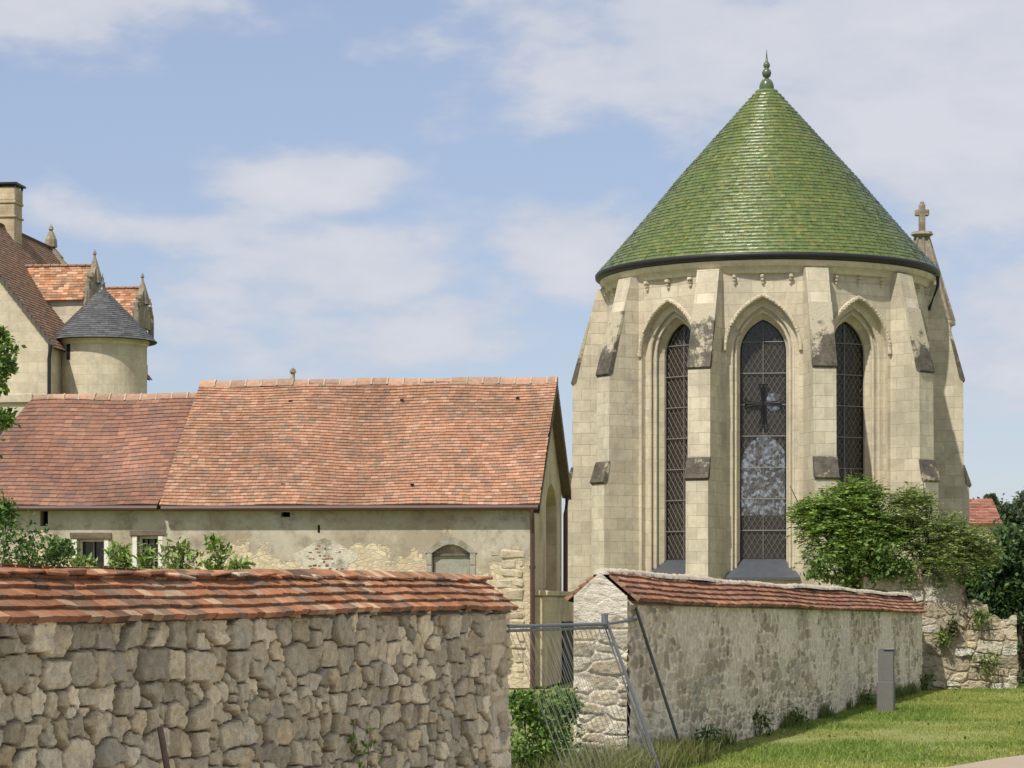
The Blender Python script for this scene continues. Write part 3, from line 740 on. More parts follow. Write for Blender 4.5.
# exposed brick patch
bp = MB(); bx_, bz_ = fl(300) + .5, fz(320, 580) + .36
out_ = [(bx_ + .56 * math.cos(q) * (1 + .18 * math.sin(3 * q) + .1 * math.sin(7 * q)), bz_ + .40 * math.sin(q) * (1 + .15 * math.cos(4 * q))) for q in np.linspace(0, 2 * math.pi, 40)[:-1]]
bp.prism(out_, lambda a, b, t: (a, t, b), -.005, .05, (.60, .55, .45))
for i in range(11):
    for k in range(12):
        xx = fl(300) + k * .085 + random.uniform(-.02, .02) + .04 * (i % 2); zz = fz(320, 580) + i * .065
        if ((xx + .04 - bx_) / .5) ** 2 + ((zz - bz_) / .36) ** 2 < 1 and random.random() < .75 * math.exp(-((k - 5.5) / 4.5) ** 2 - ((i - 5) / 4.5) ** 2 * .8) + .05:
            bp.bevbox(xx, xx + random.uniform(.04, .085), -.012, .03, zz, zz + random.uniform(.03, .055), .008, random.choice([(.27, .12, .08), (.36, .2, .13), (.6, .56, .48), (.22, .12, .09)]), .006)
bp.build('exposed_brick', M['block'], barn)
# windows
for (a, b, lab) in ((w1, None, None), (w2, 1, None)):
    (xa, za), (xb, _), (_, zt2), _ = a
    wf = MB(); t = .045
    for q in ((xa, xa + t), (xb - t, xb)): wf.box(q[0], q[1], .2, .26, za, zt2 - t)
    wf.box(xa, xb, .2, .26, zt2 - t, zt2)
    wfo = wf.build('window', M['white'], barn)
    pn = MB(); pn.box(xa, xb, .30, .33, za, zt2); pn.build('pane', M['pane'], wfo)
    wb = MB(); n_ = 2 if b is None else 3
    for k in range(1, n_): wb.box(xa + (xb - xa) * k / n_ - .012, xa + (xb - xa) * k / n_ + .012, .22, .25, za, zt2 - t)
    if b: 
        for k in (1, 2): wb.box(xa + t, xb - t, .222, .248, zt2 - .24 * k - .012, zt2 - .24 * k + .012)
    wb.build('glazing_bar', M['bar'], wfo)
    ln = MB(); ln.bevbox(xa - .14, xb + .16, -.03, .22, zt2 + .003, zt2 + .12, .01, jit=.012); ln.build('lintel', M['wood'], wfo)
    for q in ((xa - .09, xa - .003), (xb + .003, xb + .09)):
        jm = MB(); jm.box(q[0], q[1], -.006, .05, za, zt2); jm.build('jamb', M['white'], wfo)
for h, d in ((h1, .3), (s1, .3), (v1, .3)):
    vd = MB(); vd.add([(x, d - .01, z) for x, z in h], [(0, 1, 2, 3)]); vd.build('vent_opening', M['void'], barn)
# roofs
def barn_roof(name, xl_eave, xl_ridge, xr, rz, rows, pal, w, t, cf):
    n_f = Vector((0, -(rz - EZ), HD)).normalized(); OV = .20
    sl = (rz - EZ) / HD; e0 = Vector((0, -OV, EZ - OV * sl + .06)); top = Vector((0, HD, rz + .06)); bdir = (top - e0); S = bdir.length; bdir.normalize()
    mb = MB()
    xr_ = lambda v: (xl_eave + (xl_ridge - xl_eave) * v, xr)
    sg = lambda x, v: .05 * math.sin(x * .9 + 1) * math.sin(v * .8) + .02 * math.sin(x * 2.3)
    tile_plane(mb, e0, (1, 0, 0), bdir, n_f, rows, S, xr_, w, t, pal, .004, .11, cfun=cf, sag=sg)
    # backing and back slope
    d = -n_f * .10
    mb.add([e0 + Vector((xl_eave, 0, 0)) + d, e0 + Vector((xr, 0, 0)) + d, top + Vector((xr, 0, 0)) + d, top + Vector((xl_ridge, 0, 0)) + d], [(0, 1, 2, 3)], (.2, .1, .07))
    e1 = Vector((0, YB + .12, EZ2))
    tile_plane(mb, e1 + Vector((xr, 0, 0)), (-1, 0, 0), (top - e1).normalized(), Vector((0, top.z - e1.z, HR)).normalized(), 14, (top - e1).length, lambda v: (0, xr - xl_ridge), .4, t, pal)
    mb.add([e1 + Vector((xl_eave, 0, -.06)), e1 + Vector((xr, 0, -.06)), top + Vector((xr, 0, -.12)), top + Vector((xl_ridge, 0, -.12))], [(3, 2, 1, 0)], (.2, .1, .07))
    ro = mb.build(name, M['clay'], barn)
    rd = MB(); x = xl_ridge
    while x < xr - .02:
        ww = min(.33, xr - x); z_ = top.z + .02 + .01 * math.sin(x * 3) + random.uniform(-.006, .006)
        kk = random.uniform(.8, 1.1); c = [k * kk for k in (.42, .27, .19)]
        pts = [(-.13, -.10), (-.09, -.01), (0, .05), (.09, -.01), (.13, -.10)]
        for (y0, q0), (y1, q1) in zip(pts[:-1], pts[1:]):
            rd.add([(x, HD + y0, z_ + q0), (x + ww - .03, HD + y0, z_ + q0), (x + ww - .03, HD + y1, z_ + q1), (x, HD + y1, z_ + q1)], [(0, 1, 2, 3)], c)
        pts2 = [(a_ * 1.1, b_ + .014) for a_, b_ in pts]
        for (y0, q0), (y1, q1) in zip(pts2[:-1], pts2[1:]):
            rd.add([(x + ww - .03, HD + y0, z_ + q0), (x + ww + .005, HD + y0, z_ + q0), (x + ww + .005, HD + y1, z_ + q1), (x + ww - .03, HD + y1, z_ + q1)], [(0, 1, 2, 3)], (.47, .36, .28))
        x += ww
    rd.build('ridge_tile', M['clay'], ro)
    return ro, e0, top, n_f, S, bdir
vn = VNoise(44)
cf_hi = lambda x, v: .80 + .42 * float(vn(x * .8 + 40, v * .8 + 9))
cf_lo = lambda x, v: .72 + .5 * float(vn(x * 1.1 + 70, v * .7 + 30 + x * .5))
roof_hi, e0, top, nf, S, bd = barn_roof('roof', -7.25, -7.25, .20, RZ, 42, CLAY, .14, .032, cf_hi)
roof_lo, *_ = barn_roof('roof', -11.75, -10.8, -7.26, 5.88, 28, CLAY_DK, .17, .026, cf_lo)
tag(roof_lo, 'lower darker brown-red tile roof'); tag(roof_hi, 'taller lighter salmon tile roof')
# stepped verge strip between the two roofs, verge boards at the gable
vb = MB()
for sgn in (0, 1):
    yv = lambda v: (-.20 + (HD + .20) * v) if sgn == 0 else (YB + .12 - (HR + .12) * v)
    A = Vector((.20, yv(0), (e0.z if sgn == 0 else EZ2) - .02)); B = Vector((.20, yv(1), top.z - .02))
    vb.add([A, B, B + Vector((0, 0, -.20)), A + Vector((0, 0, -.16)), A + Vector((-.20, 0, -.12)), B + Vector((-.20, 0, -.14))], [(0, 1, 2, 3), (3, 2, 5, 4)])
vb.build('verge_board', M['wood'], barn)
ge = MB()
for xx0, xx1, z_ in ((-7.2, .18, e0.z), (-11.75, -7.28, e0.z + .02)):
    ge.tube([(xx0, -.235, z_ - .045), (xx1, -.235, z_ - .055)], .055, 8)
sf = MB()
for xx0, xx1, z_ in ((-7.2, .18, e0.z), (-11.75, -7.28, e0.z)): sf.box(xx0, xx1, -.19, .02, z_ - .05, z_ - .025)
sf.build('soffit', M['wood'], barn)
geo = ge.build('gutter', M['gutter'], barn)
dp = MB(); dp.tube([(.06, -.24, e0.z - .08), (.06, -.20, e0.z - .25), (.05, -.07, e0.z - .55), (.05, -.06, 0)], .045, 8)
for zz in (1.2, 2.3): dp.tube([(.05, -.06, zz), (.05, -.06, zz + .06)], .06, 8)
dp.build('drainpipe', M['gutter'], barn)
dp = MB(); dp.tube([(.12, YB + .05, EZ2 - .1), (.10, YB - .15, EZ2 - .5), (.10, YB - .15, 0)], .05, 8); dp.build('drainpipe', M['gutter'], barn)
vt = MB(); vt.lathe([(.045, 0), (.045, .18), (.075, .19), (.05, .26), (.02, .29)], (fl(237) + .45, HD, top.z + .02), 10); vt.build('ridge_finial', M['pinn'], barn)
for px, py in ((368, 402), (489, 401), (408, 489), (551 - 300, 402), (578 - 300, 488)):
    v = (507 - py) / (507 - 380); p = e0 + bd * (S * v) + nf * .045; hk = MB(); hk.box(fl(px) + v * .3 - .035, fl(px) + v * .3 + .035, p.y - .02, p.y + .02, p.z - .015, p.z + .02); hk.build('roof_vent', M['void'], barn)

# =================================================================== MANOR
manor = thing('manor_house', 'tall pale stone manor house with round slate turret and steep brown tile roof', 'house', (-13.56, 76, 0), BR)
GW = 6.54; ME = 9.4; MA = 13.53; ML = 11.1
mw = MB()
mw.add([(-GW, 0, 0), (0, 0, 0), (0, 0, ME), (-GW / 2, 0, MA), (-GW, 0, ME)], [(0, 1, 2, 3, 4)])
mw.add([(0, 0, 0), (0, ML, 0), (0, ML, ME), (0, 0, ME)], [(0, 1, 2, 3)])
mw.add([(-GW, ML, 0), (0, ML, 0), (0, ML, ME), (-GW / 2, ML, MA + .1), (-GW, ML, ME)], [(4, 3, 2, 1, 0)])
mw.bevbox(-GW, -.45, -.10, -.003, 7.52, 7.78, .02)
mwo = mw.build('wall', M['manor'], manor)
mr = MB(); sd = Vector((-GW / 2, 0, MA - ME)).normalized(); nn = Vector((MA - ME, 0, GW / 2)).normalized(); S_ = Vector((GW / 2, 0, MA - ME)).length
BROWN = [(.20, .125, .085), (.17, .11, .075), (.23, .14, .09), (.15, .10, .075), (.19, .12, .08)]
BROWN = [tuple(q * 1.3 for q in c) for c in BROWN]
e_ = Vector((.22, -.08, ME - .28)); S2 = S_ + .36
mr.add([e_ - nn * .05, e_ + Vector((0, ML, 0)) - nn * .05, e_ + Vector((0, ML, 0)) + sd * S2 - nn * .05, e_ + sd * S2 - nn * .05], [(0, 1, 2, 3)], (.1, .07, .05))
tile_plane(mr, e_, (0, 1, 0), sd, nn, 44, S2, lambda v: (0, ML + .05), .2, .024, BROWN)
mr.add([(-GW / 2 + .02, -.08, MA + .12), (-GW / 2 + .02, ML, MA + .12), (-GW - .2, ML, ME - .25), (-GW - .2, -.08, ME - .25)], [(0, 1, 2, 3)], (.17, .11, .075))
mr.build('roof', M['clay'], manor)
ve = MB(); # dark raking verge along the gable
for k in range(26):
    p = Vector((.2, 0, ME - .25)) + sd * (S2 * k / 26); q = Vector((.2, 0, ME - .25)) + sd * (S2 * (k + .93) / 26)
    ve.add([p + Vector((0, -.12, -.10)), q + Vector((0, -.12, -.10)), q + Vector((0, -.12, .03)), p + Vector((0, -.12, .05)), p + Vector((0, .1, .06)), q + Vector((0, .1, .05))], [(0, 1, 2, 3), (3, 2, 5, 4)], (.12, .1, .085))
ve.build('verge', M['clay'], manor)
# far gable coping with pinnacle
cp = MB()
for k in range(9):
    p = Vector((-GW / 2, ML, MA + .08)) - sd * (S_ * k / 9); q = Vector((-GW / 2, ML, MA + .08)) - sd * (S_ * (k + 1) / 9)
    cp.prism([(p.x, p.z - .1), (q.x, q.z - .1), (q.x, q.z + .16), (p.x, p.z + .10)], lambda a, b, t: (a, t, b), ML - .12, ML + .22)
cp.lathe([(.22, 0), (.20, .25), (.10, .48), (.05, .54), (.09, .60), (.07, .68), (.02, .76)], (-GW / 2, ML, MA + .1), 8)
cp.build('gable_coping', M['pinn'], manor)
# chimney
ch = MB(); cyy = 6.44; ccx = -GW / 2 + .02
ch.bevbox(ccx - .42, ccx + .32, cyy - .4, cyy + .4, MA - .9, MA + .80, .02); ch.bevbox(ccx - .45, ccx + .36, cyy - .44, cyy + .44, MA + .80, MA + .90, .02); ch.bevbox(ccx - .42, ccx + .34, cyy - .41, cyy + .41, MA + .90, MA + 1.32, .02)
ch.bevbox(ccx - .46, ccx + .37, cyy - .45, cyy + .45, MA + .35, MA + .42, .02)
cho = ch.build('chimney', M['gable'], manor)
cc = MB(); cc.bevbox(ccx - .5, ccx + .42, cyy - .5, cyy + .5, MA + 1.39, MA + 1.46, .01)
for dx in (-.4, .32): 
    for dy in (-.38, .38): cc.box(ccx + dx - .03, ccx + dx + .03, cyy + dy - .03, cyy + dy + .03, MA + 1.3, MA + 1.39)
cc.build('chimney_cap', M['zinc'], cho)
# dormers
ORANGE = [(.46, .24, .13), (.40, .19, .10), (.50, .29, .17), (.34, .17, .10), (.52, .33, .22), (.28, .17, .12)]
def main_x(z): return -GW / 2 * (z - ME) / (MA - ME)
for dy in (4.63, 10.35):
    hwd = .92; rz = 12.1; ez = 10.95; xr = .02
    dm = MB()
    # cheeks and gable
    dm.add([(xr, dy - hwd + .12, 8.9), (xr, dy + hwd - .12, 8.9), (xr, dy + hwd - .12, ez + .15), (xr, dy, rz + .05), (xr, dy - hwd + .12, ez + .15)], [(0, 1, 2, 3, 4)])
    for y in (dy - hwd + .12, dy + hwd - .12):
        dm.add([(xr, y, 8.9), (xr, y, ez + .1), (main_x(ez + .1), y, ez + .1), (main_x(9.4), y, 9.3)], [(0, 1, 2, 3)])
    do = dm.build('dormer', M['manor'], manor)
    dr_ = MB()
    for sgn in (-1, 1):
        ee = Vector((main_x(ez) - .3, dy + sgn * hwd, ez)); tt = Vector((main_x(ez) - .3, dy, rz)); bb = (tt - ee); SS = bb.length; bb.normalize()
        n_ = Vector((0, sgn * (rz - ez), hwd)).normalized(); Lr = xr - .05 - ee.x
        xm = lambda v: (0.3 + (main_x(rz) - main_x(ez)) * v - .1, Lr)
        if sgn < 0: tile_plane(dr_, ee, (1, 0, 0), bb, n_, 13, SS, xm, .17, .022, ORANGE, vary=.25)
        else: tile_plane(dr_, ee, (1, 0, 0), bb, n_, 13, SS, xm, .17, .022, ORANGE, vary=.25)
        dr_.add([ee + Vector((.2, 0, 0)), ee + Vector((Lr, 0, 0)), tt + Vector((Lr, 0, 0)), tt + Vector((main_x(rz) - main_x(ez) + .2, 0, 0))], [(0, 1, 2, 3)], (.25, .13, .08))
    x = main_x(rz)
    while x < xr: dr_.bevbox(x, x + .26, dy - .07, dy + .07, rz, rz + .08, .02, (.36, .24, .17)); x += .28
    dr_.build('dormer_roof', M['clay'], do)
    # steep crocketed gable with pinnacle
    pn = MB()
    pn.prism([(dy - .98, ez - .15), (dy + .98, ez - .15), (dy + .78, ez + .25), (dy + .12, rz - .02), (dy - .12, rz - .02), (dy - .78, ez + .25)], lambda a, b, t: (t, a, b), xr - .02, xr + .14)
    for sgn in (-1, 1):
        pn.lathe([(.10, -.5), (.10, .2), (.08, .35), (.02, .7), (.04, .75), (.01, .8)], (xr + .1, dy + sgn * .95, ez + .0), 6)
        for k in range(3):
            f = (k + .4) / 4.4; pn.bevbox(xr - .03, xr + .18, dy + sgn * (.85 * (1 - f) + .18) - .07, dy + sgn * (.85 * (1 - f) + .18) + .07, ez + .1 + (rz - ez) * f, ez + .27 + (rz - ez) * f, .03, jit=.015)
    pn.lathe([(.26, -.55), (.20, -.25), (.11, .05), (.04, .26), (.03, .32), (.065, .36), (.05, .41), (.01, .50)], (xr + .06, dy, rz + .02), 8)
    pn.build('pinnacle', M['pinn'], do)
# round turret
TX, TY, TR = 1.03, 2.15, 1.32
tw = MB(); tw.lathe([(TR, 0), (TR, 9.35), (TR + .06, 9.40), (TR + .08, 9.5), (TR + .02, 9.52)], (TX, TY, 0), 48)
two = tw.build('turret', M['manor'], manor)
def tprof(v): return (1.62 + (.05 - 1.62) * v, 9.48 + 1.62 * v)
tr_ = MB(); tr_.lathe([(tprof(v)[0] - .02, tprof(v)[1] - .02) for v in np.linspace(0, 1, 8)], (TX, TY, 0), 40, col=(.05, .055, .065))
tile_cone(tr_, (TX, TY, 0), tprof, 24, .2, .018, [(.095, .097, .105), (.11, .112, .12), (.085, .087, .093), (.125, .127, .132)], .15)
tro = tr_.build('turret_roof', M['slate'], two)
fn = MB(); fn.lathe([(.13, 11.0), (.10, 11.1), (.05, 11.16), (.08, 11.2), (.05, 11.25), (.015, 11.3), (.008, 11.55)], (TX, TY, 0), 10); fn.build('finial', M['lead'], tro, smooth=True)
sw = MB(); q = math.asin((80 - 106) / 44.0); mm = Matrix.Translation((TX, TY, 0)) @ frame(q + BR * .0 + R(3), TR); sw.box(-.075, .075, -.012, .08, 8.87, 9.33, M=mm); sw.build('slit_window', M['void'], two)
dp = MB(); dp.tube([(.12, -.12, ME - .2), (.06, -.10, ME - .6), (.06, -.10, 0)], .055, 8); dp.build('drainpipe', M['zinc'], manor)

# =================================================================== FOREGROUND WALLS
WD = Vector((.2661, .9639, 0)); WN = Vector((.9639, -.2661, 0))     # along the walls, and out of their faces
def stones(S_, H_, seeds, weights, metric_p, sx):
    """nearest two weighted seeds -> (F1, F2, id)"""
    n = S_.size; s = S_.ravel() / sx; h = H_.ravel(); ids = np.empty(n, int); f1 = np.empty(n); f2 = np.empty(n)
    order = np.argsort(seeds[:, 0]); seeds = seeds[order]; weights = weights[order]; ss = seeds[:, 0] / sx
    step = 4000; so_ = np.argsort(s, kind='stable')
    for i in range(0, n, step):
        ix = so_[i:i + step]; lo = np.searchsorted(ss, s[ix].min() - .6); hi = np.searchsorted(ss, s[ix].max() + .6)
        dx = np.abs(s[ix][:, None] - ss[None, lo:hi]); dh = np.abs(h[ix][:, None] - seeds[None, lo:hi, 1])
        d = (dx ** metric_p + dh ** metric_p) ** (1 / metric_p) / weights[None, lo:hi]
        k = np.argsort(d, axis=1)[:, :2]; r = np.arange(len(ix))
        ids[ix] = k[:, 0] + lo; f1[ix] = d[r, k[:, 0]]; f2[ix] = d[r, k[:, 1]]
    return f1, f2, ids, seeds

def grid_quads(ns, nh):
    i, j = np.meshgrid(np.arange(ns - 1), np.arange(nh - 1)); a = (j * ns + i).ravel()
    return np.stack([a, a + 1, a + 1 + ns, a + ns], 1)

def rubble_face(name, mat, parent, origin, along, normal, length, height_fn, ds, dh, cell, sx, amp, gap, cols, mortar, seed, mortar_cover=0.0, curve=0.0, base_fn=None, jit=.38, fine=.012, white=None, p=3.0):
    r = np.random.default_rng(seed)
    ns = int(length / ds) + 1; hmax = height_fn(0) if not callable(height_fn) else max(height_fn(0), height_fn(length), height_fn(length / 2)); nh = int(hmax / dh) + 1
    s = np.linspace(0, length, ns); v = np.linspace(0, 1, nh); Sg, Vg = np.meshgrid(s, v)
    top = np.array([height_fn(x) for x in s]); Hg = Vg * top[None, :]
    # seeds laid in uneven courses
    seeds = []; wts = []; h = -cell * .3
    while h < hmax + cell:
        ch_ = cell * r.uniform(.6, 1.35); x = -r.random() * cell * sx
        while x < length + cell * sx:
            w = cell * sx * r.uniform(.5, 1.5) * (ch_ / cell) ** .4
            if r.random() < .36:
                seeds += [(x + w * .3, h + ch_ * .28 + r.normal() * .01), (x + w * .4, h + ch_ * .75)]; wts += [.7, .8]
            else:
                seeds.append((x + w / 2 + r.normal() * cell * .1, h + ch_ / 2 + r.normal() * ch_ * jit * .5)); wts.append(r.uniform(.85, 1.15))
            x += w
        h += ch_
    seeds = np.array(seeds); wts = np.array(wts)
    wx = Sg + (fbm(seed + 1, Sg * 6 / sx, Hg * 6, 3) - .5) * .06 * sx * cell / .2; wh = Hg + (fbm(seed + 5, Sg * 6 / sx, Hg * 6, 3) - .5) * .05 * cell / .2
    f1, f2, ids, seeds = stones(wx, wh, seeds, wts, p, sx)
    d = (f2 - f1).reshape(Sg.shape); ids = ids.reshape(Sg.shape); f1 = f1.reshape(Sg.shape)
    ns_ = len(seeds); prot = r.uniform(-.5, .7, ns_); tx_ = r.normal(0, .35, ns_); th_ = r.normal(0, .35, ns_)
    edge = sstep(0, gap, d)
    ls = (Sg - seeds[ids, 0]) / (cell * sx); lh = (Hg - seeds[ids, 1]) / cell
    fb = fbm(seed + 9, Sg * 22 / max(1, sx * .6), Hg * 22, 4) - .5; fb2 = fbm(seed + 20, Sg * 70 / max(1, sx * .6), Hg * 70, 3) - .5
    disp = edge ** .5 * (amp * (.55 + .45 * prot[ids]) + amp * .5 * (tx_[ids] * ls + th_[ids] * lh)) - amp * .25 + fb * fine * 2.2 + fb2 * fine * .8
    if mortar_cover: 
        mc = sstep(.42, .62, fbm(seed + 31, Sg * 1.1, Hg * 1.5, 4)) * mortar_cover
        flush = amp * .42 + fb * fine * 1.5
        disp = disp * (1 - mc) + np.maximum(disp * .5, flush) * mc; edge = edge * (1 - mc * .85)
    disp = disp + (fbm(seed + 41, Sg * .6, Hg * .6, 2) - .5) * .05
    if curve: disp += curve * np.sin(Sg / length * math.pi)
    cols = np.array(cols); ci = r.integers(0, len(cols), ns_); cb = cols[ci] * r.uniform(.72, 1.22, (ns_, 1))
    col = cb[ids] * (.9 + .35 * fb[..., None]); m_ = np.array(mortar)[None, None] * (1 + .5 * fb[..., None])
    e = sstep(.15, .8, edge)[..., None]; col = m_ * (1 - e) + col * e
    if white is not None:   # limewash brushed over the upper part
        wk = sstep(white[0] - .06, white[0] + .04, Hg + (fbm(seed + 51, Sg * 9, Hg * 9, 3) - .5) * .22)
        disp = disp * (1 - .75 * wk) + .02 * wk; col = col * (1 - wk[..., None]) + np.array(white[1]) * (.92 + .25 * fb[..., None]) * wk[..., None]
    o = np.array(origin); al = np.array(along); no = np.array(normal)
    bz = 0 if base_fn is None else np.array([base_fn(x) for x in s])[None, :]
    Pn = o[None, None] + Sg[..., None] * al + disp[..., None] * no; Pn[..., 2] += Hg + bz
    return np_mesh(name, Pn.reshape(-1, 3), grid_quads(ns, nh), mat, parent, np.clip(col, .01, 1.2).reshape(-1, 3), 'POINT', False)

def coping_side(mb, P0, P1, ridge_off, n_out, rows, w, t, pal, jit, end_pad=0.0):
    """one tiled slope from eave line P0-P1 to ridge line offset by ridge_off"""
    P0, P1 = Vector(P0), Vector(P1); a = (P1 - P0); L = a.length; a.normalize(); ro = Vector(ridge_off); S = ro.length; b = ro.normalized()
    n = a.cross(b); n = n if n.z > 0 else -n
    sg = lambda x, v: .003 * math.sin(x * 2.1) + .003 * math.sin(x * 5.3 + 1) + .014 * math.sin(x * .7 + 2)
    tile_plane(mb, P0, a, b, n.normalized(), rows, S, lambda v: (-end_pad, L + end_pad), w, t, pal, jit, .25, sag=sg, tilt=.003, cfun=lambda x, v: .75 + .5 * float(vn(x * 1.5, v * 6)))

# ---- near wall on the left
P1 = Vector((-.057, 21.0, 0)); LW = 11.0; P0 = P1 - WD * LW
lw = thing('stone_wall', 'near dry rubble stone wall with orange clay tile coping on the left', 'wall', P0)
eave_l = lambda s: 1.53 + .05 * s / LW
GREYS = [(.46, .41, .31), (.40, .36, .275), (.50, .45, .345), (.35, .315, .24), (.55, .50, .39), (.44, .41, .33), (.43, .37, .26), (.32, .29, .23)]
GREYS = [(.10 + c[0] * 1.40, .095 + c[1] * 1.38, .075 + c[2] * 1.27) for c in GREYS]
rubble_face('wall_face', M['stonefield'], lw, (0, 0, 0), WD, WN, LW, lambda s: eave_l(s) - .01, .013, .0085, .165, 1.45, .098, .022, GREYS, (.29, .25, .18), 11, jit=.26, fine=.020, p=7.0)
body = MB(); e = -.45
body.prism([(-.02, 0), (-.02, 1.50), (-.5, 1.50), (-.5, 0)], lambda a, b, t: WN * a + WD * t + Vector((0, 0, b)), 0, LW - .03, (.36, .34, .28))
for s_ in range(7):   # squared quoins on the end
    z = s_ * .215; L1 = random.choice([.45, .75, .55])
    mm = Matrix((WD.to_4d(), WN.to_4d(), (0, 0, 1, 0), (0, 0, 0, 1))).transposed(); mm[3][3] = 1
    for c in range(3): mm[3][c] = 0
    body.bevbox(LW - L1, LW + .01 + random.uniform(0, .02), -.52, .02 + random.uniform(0, .025), z + .004, z + .208, .02, random.choice(GREYS[:5]), .014, M=mm)
body.build('wall_core', M['stonefield'], lw)
cpm = MB(); A = WN * .09 + Vector((0, 0, 1.515)); B = WN * .09 + WD * (LW + .06) + Vector((0, 0, 1.57))
coping_side(cpm, A, B, -WN * .335 + Vector((0, 0, .262)), 1, 5, .15, .030, CLAY_OLD, .004)
A2 = -WN * .58 + Vector((0, 0, 1.515)) + WD * (LW + .06); B2 = -WN * .58 + Vector((0, 0, 1.515))
coping_side(cpm, A2, B2, WN * .335 + Vector((0, 0, .262)), 1, 5, .15, .030, CLAY_OLD, .004)
cpm.prism([(.06, 1.49), (-.245, 1.755), (-.55, 1.49)], lambda a, b, t: WN * a + WD * t + Vector((0, 0, b + .05 * t / LW)), .02, LW + .02, (.30, .27, .21))
x = 0
while x < LW:   # broken top tiles and mortar lumps along the ridge
    ww = random.uniform(.14, .30); c = random.choice(CLAY_OLD) if random.random() < .85 else (.48, .38, .28)
    mm = Matrix.Translation(-WN * .245 + WD * x + Vector((0, 0, 1.775 + .05 * x / LW))) @ Matrix.Rotation(math.atan2(WD.y, WD.x) + random.uniform(-.08, .08), 4, 'Z') @ Matrix.Rotation(random.uniform(-.08, .08), 4, 'Y')
    cpm.bevbox(0, ww, -.11, .06, -.03, -.012 + random.uniform(-.008, .010), .008, c, .006, M=mm); x += ww * .97
cpm.build('tile_coping', M['oldclay'], lw)
# stick leaning on it
sk = MB(); q0 = P0 + WD * 3.9 + WN * .30; q1 = P0 + WD * 3.55 + WN * .10 + Vector((0, 0, .78))
qa = at(178, 820, 14.0); qb = at(160, 726, 14.25)
kb = 0
def face_x(d): s = (d - P0.y) / WD.y; return P0.x + WD.x * s
pb = Vector((face_x(14.2) + .09, 14.2, EYE + (HOR - 727) / F * 14.2)); pb.x = (161 - 512) / F * 14.2
pb2 = Vector((0, 0, 0))
def on_face(px, off):   # point in plan on the wall face (offset out) seen at column px
    k = (px - 512) / F; o_ = P0 + WN * off; s = (k * o_.y - o_.x) / (WD.x - k * WD.y); return o_ + WD * s
t_ = on_face(160, .10); t_.z = EYE + (HOR - 727) / F * t_.y; b_ = on_face(190, .38); b_.z = 0
sk.tube([b_, b_.lerp(t_, .4) + Vector((.006, 0, 0)), t_], [.022, .02, .017], 7)
tag(sk.build('stick', M['wood']), 'thin brown stick leaning against the near rubble wall', 'stick')

# ---- long wall on the right
Q0 = Vector((1.12, 25.1, 0)); RL = 24.8; TH = .52
rw = thing('rendered_wall', 'long lime rendered wall with white ridged red tile coping running toward the chapel', 'wall', Q0)
eave_r = lambda s: 1.65 - .18 * s / RL 
ridge_r = lambda s: 1.925 - .12 * s / RL + .012 * math.sin(s * .5 + .5) + .008 * math.sin(s * 1.7)
PALE = [(.58, .49, .37), (.50, .43, .33), (.40, .34, .25), (.62, .56, .45), (.40, .34, .26), (.56, .50, .40), (.46, .38, .27)]
PALE = [(c[0] * 1.14, c[1] * 1.14, c[2] * 1.10) for c in PALE]
rubble_face('wall_face', M['render'], rw, -WD * .06, WD, WN, RL + .06, lambda s: eave_r(s) - .01, .03, .014, .15, 2.0, .04, .04, PALE, (.78, .69, .54), 23, .74, fine=.012)
# end face with its gable
r_ = np.random.default_rng(5)
endd = -WD; wid = TH
def end_top(s): t = s / wid; return 1.69 + .225 * max(0, 1 - abs(2 * t - 1))
rubble_face('wall_end', M['mortar'], rw, -WN * TH + endd * .06, WN, endd, TH + .01, end_top, .012, .012, .125, 2.0, .07, .04, [(.60, .53, .40), (.54, .47, .34), (.64, .58, .46), (.48, .40, .28)], (.60, .55, .45), 31, .3, fine=.012, white=(1.47, (.68, .63, .53)))
body = MB(); body.prism([(-.012, 0), (-.012, 1.60), (-TH / 2, 1.80), (-TH, 1.60), (-TH, 0)], lambda a, b, t: WN * a + WD * t + Vector((0, 0, b - .2 * max(t, 0) / RL)), -.045, RL, (.42, .38, .3))
body.build('wall_core', M['render'], rw)
RED = [(.37,.165,.11),(.33,.145,.10),(.40,.19,.13),(.30,.14,.10),(.43,.22,.155),(.35,.16,.11),(.26,.14,.11)]
RED = [(c[0] * .86, c[1] * .92, c[2] * .86) for c in RED]
cpm = MB(); ov = .09
A = WN * ov + Vector((0, 0, eave_r(0) - .015)); B = WN * ov + WD * RL + Vector((0, 0, eave_r(RL) - .015))
coping_side(cpm, A, B, -WN * (ov + TH / 2) + Vector((0, 0, .29)), 1, 5, .16, .034, RED, .003)
coping_side(cpm, -WN * (TH + 2 * ov) + B, -WN * (TH + 2 * ov) + A, WN * (ov + TH / 2) + Vector((0, 0, .29)), 1, 5, .16, .034, RED, .003)
cpm.prism([(.05, 1.60), (-TH / 2, 1.86), (-TH - .05, 1.60)], lambda a, b, t: WN * a + WD * t + Vector((0, 0, b - .15 * t / RL)), .03, RL, (.4, .36, .3))
cpm.build('tile_coping', M['oldclay'], rw)
rc = MB()
S_n = 420; K = 7; vs = []; fs = []
for i in range(S_n):
    s = -.02 + (RL + .04) * i / (S_n - 1); c = -WN * (TH / 2) + WD * s + Vector((0, 0, ridge_r(s)))
    for k in range(K):
        q = math.pi * k / (K - 1); w_ = .075 + .015 * math.sin(s * 3.1) + random.uniform(-.014, .014)
        vs.append(c + WN * (math.cos(q) * w_) + Vector((0, 0, math.sin(q) * (.055 + random.uniform(-.008, .012)) - .035)))
for i in range(S_n - 1):
    for k in range(K - 1): fs.append((i * K + k, (i + 1) * K + k, (i + 1) * K + k + 1, i * K + k + 1))
fs.append(tuple(range(K)))
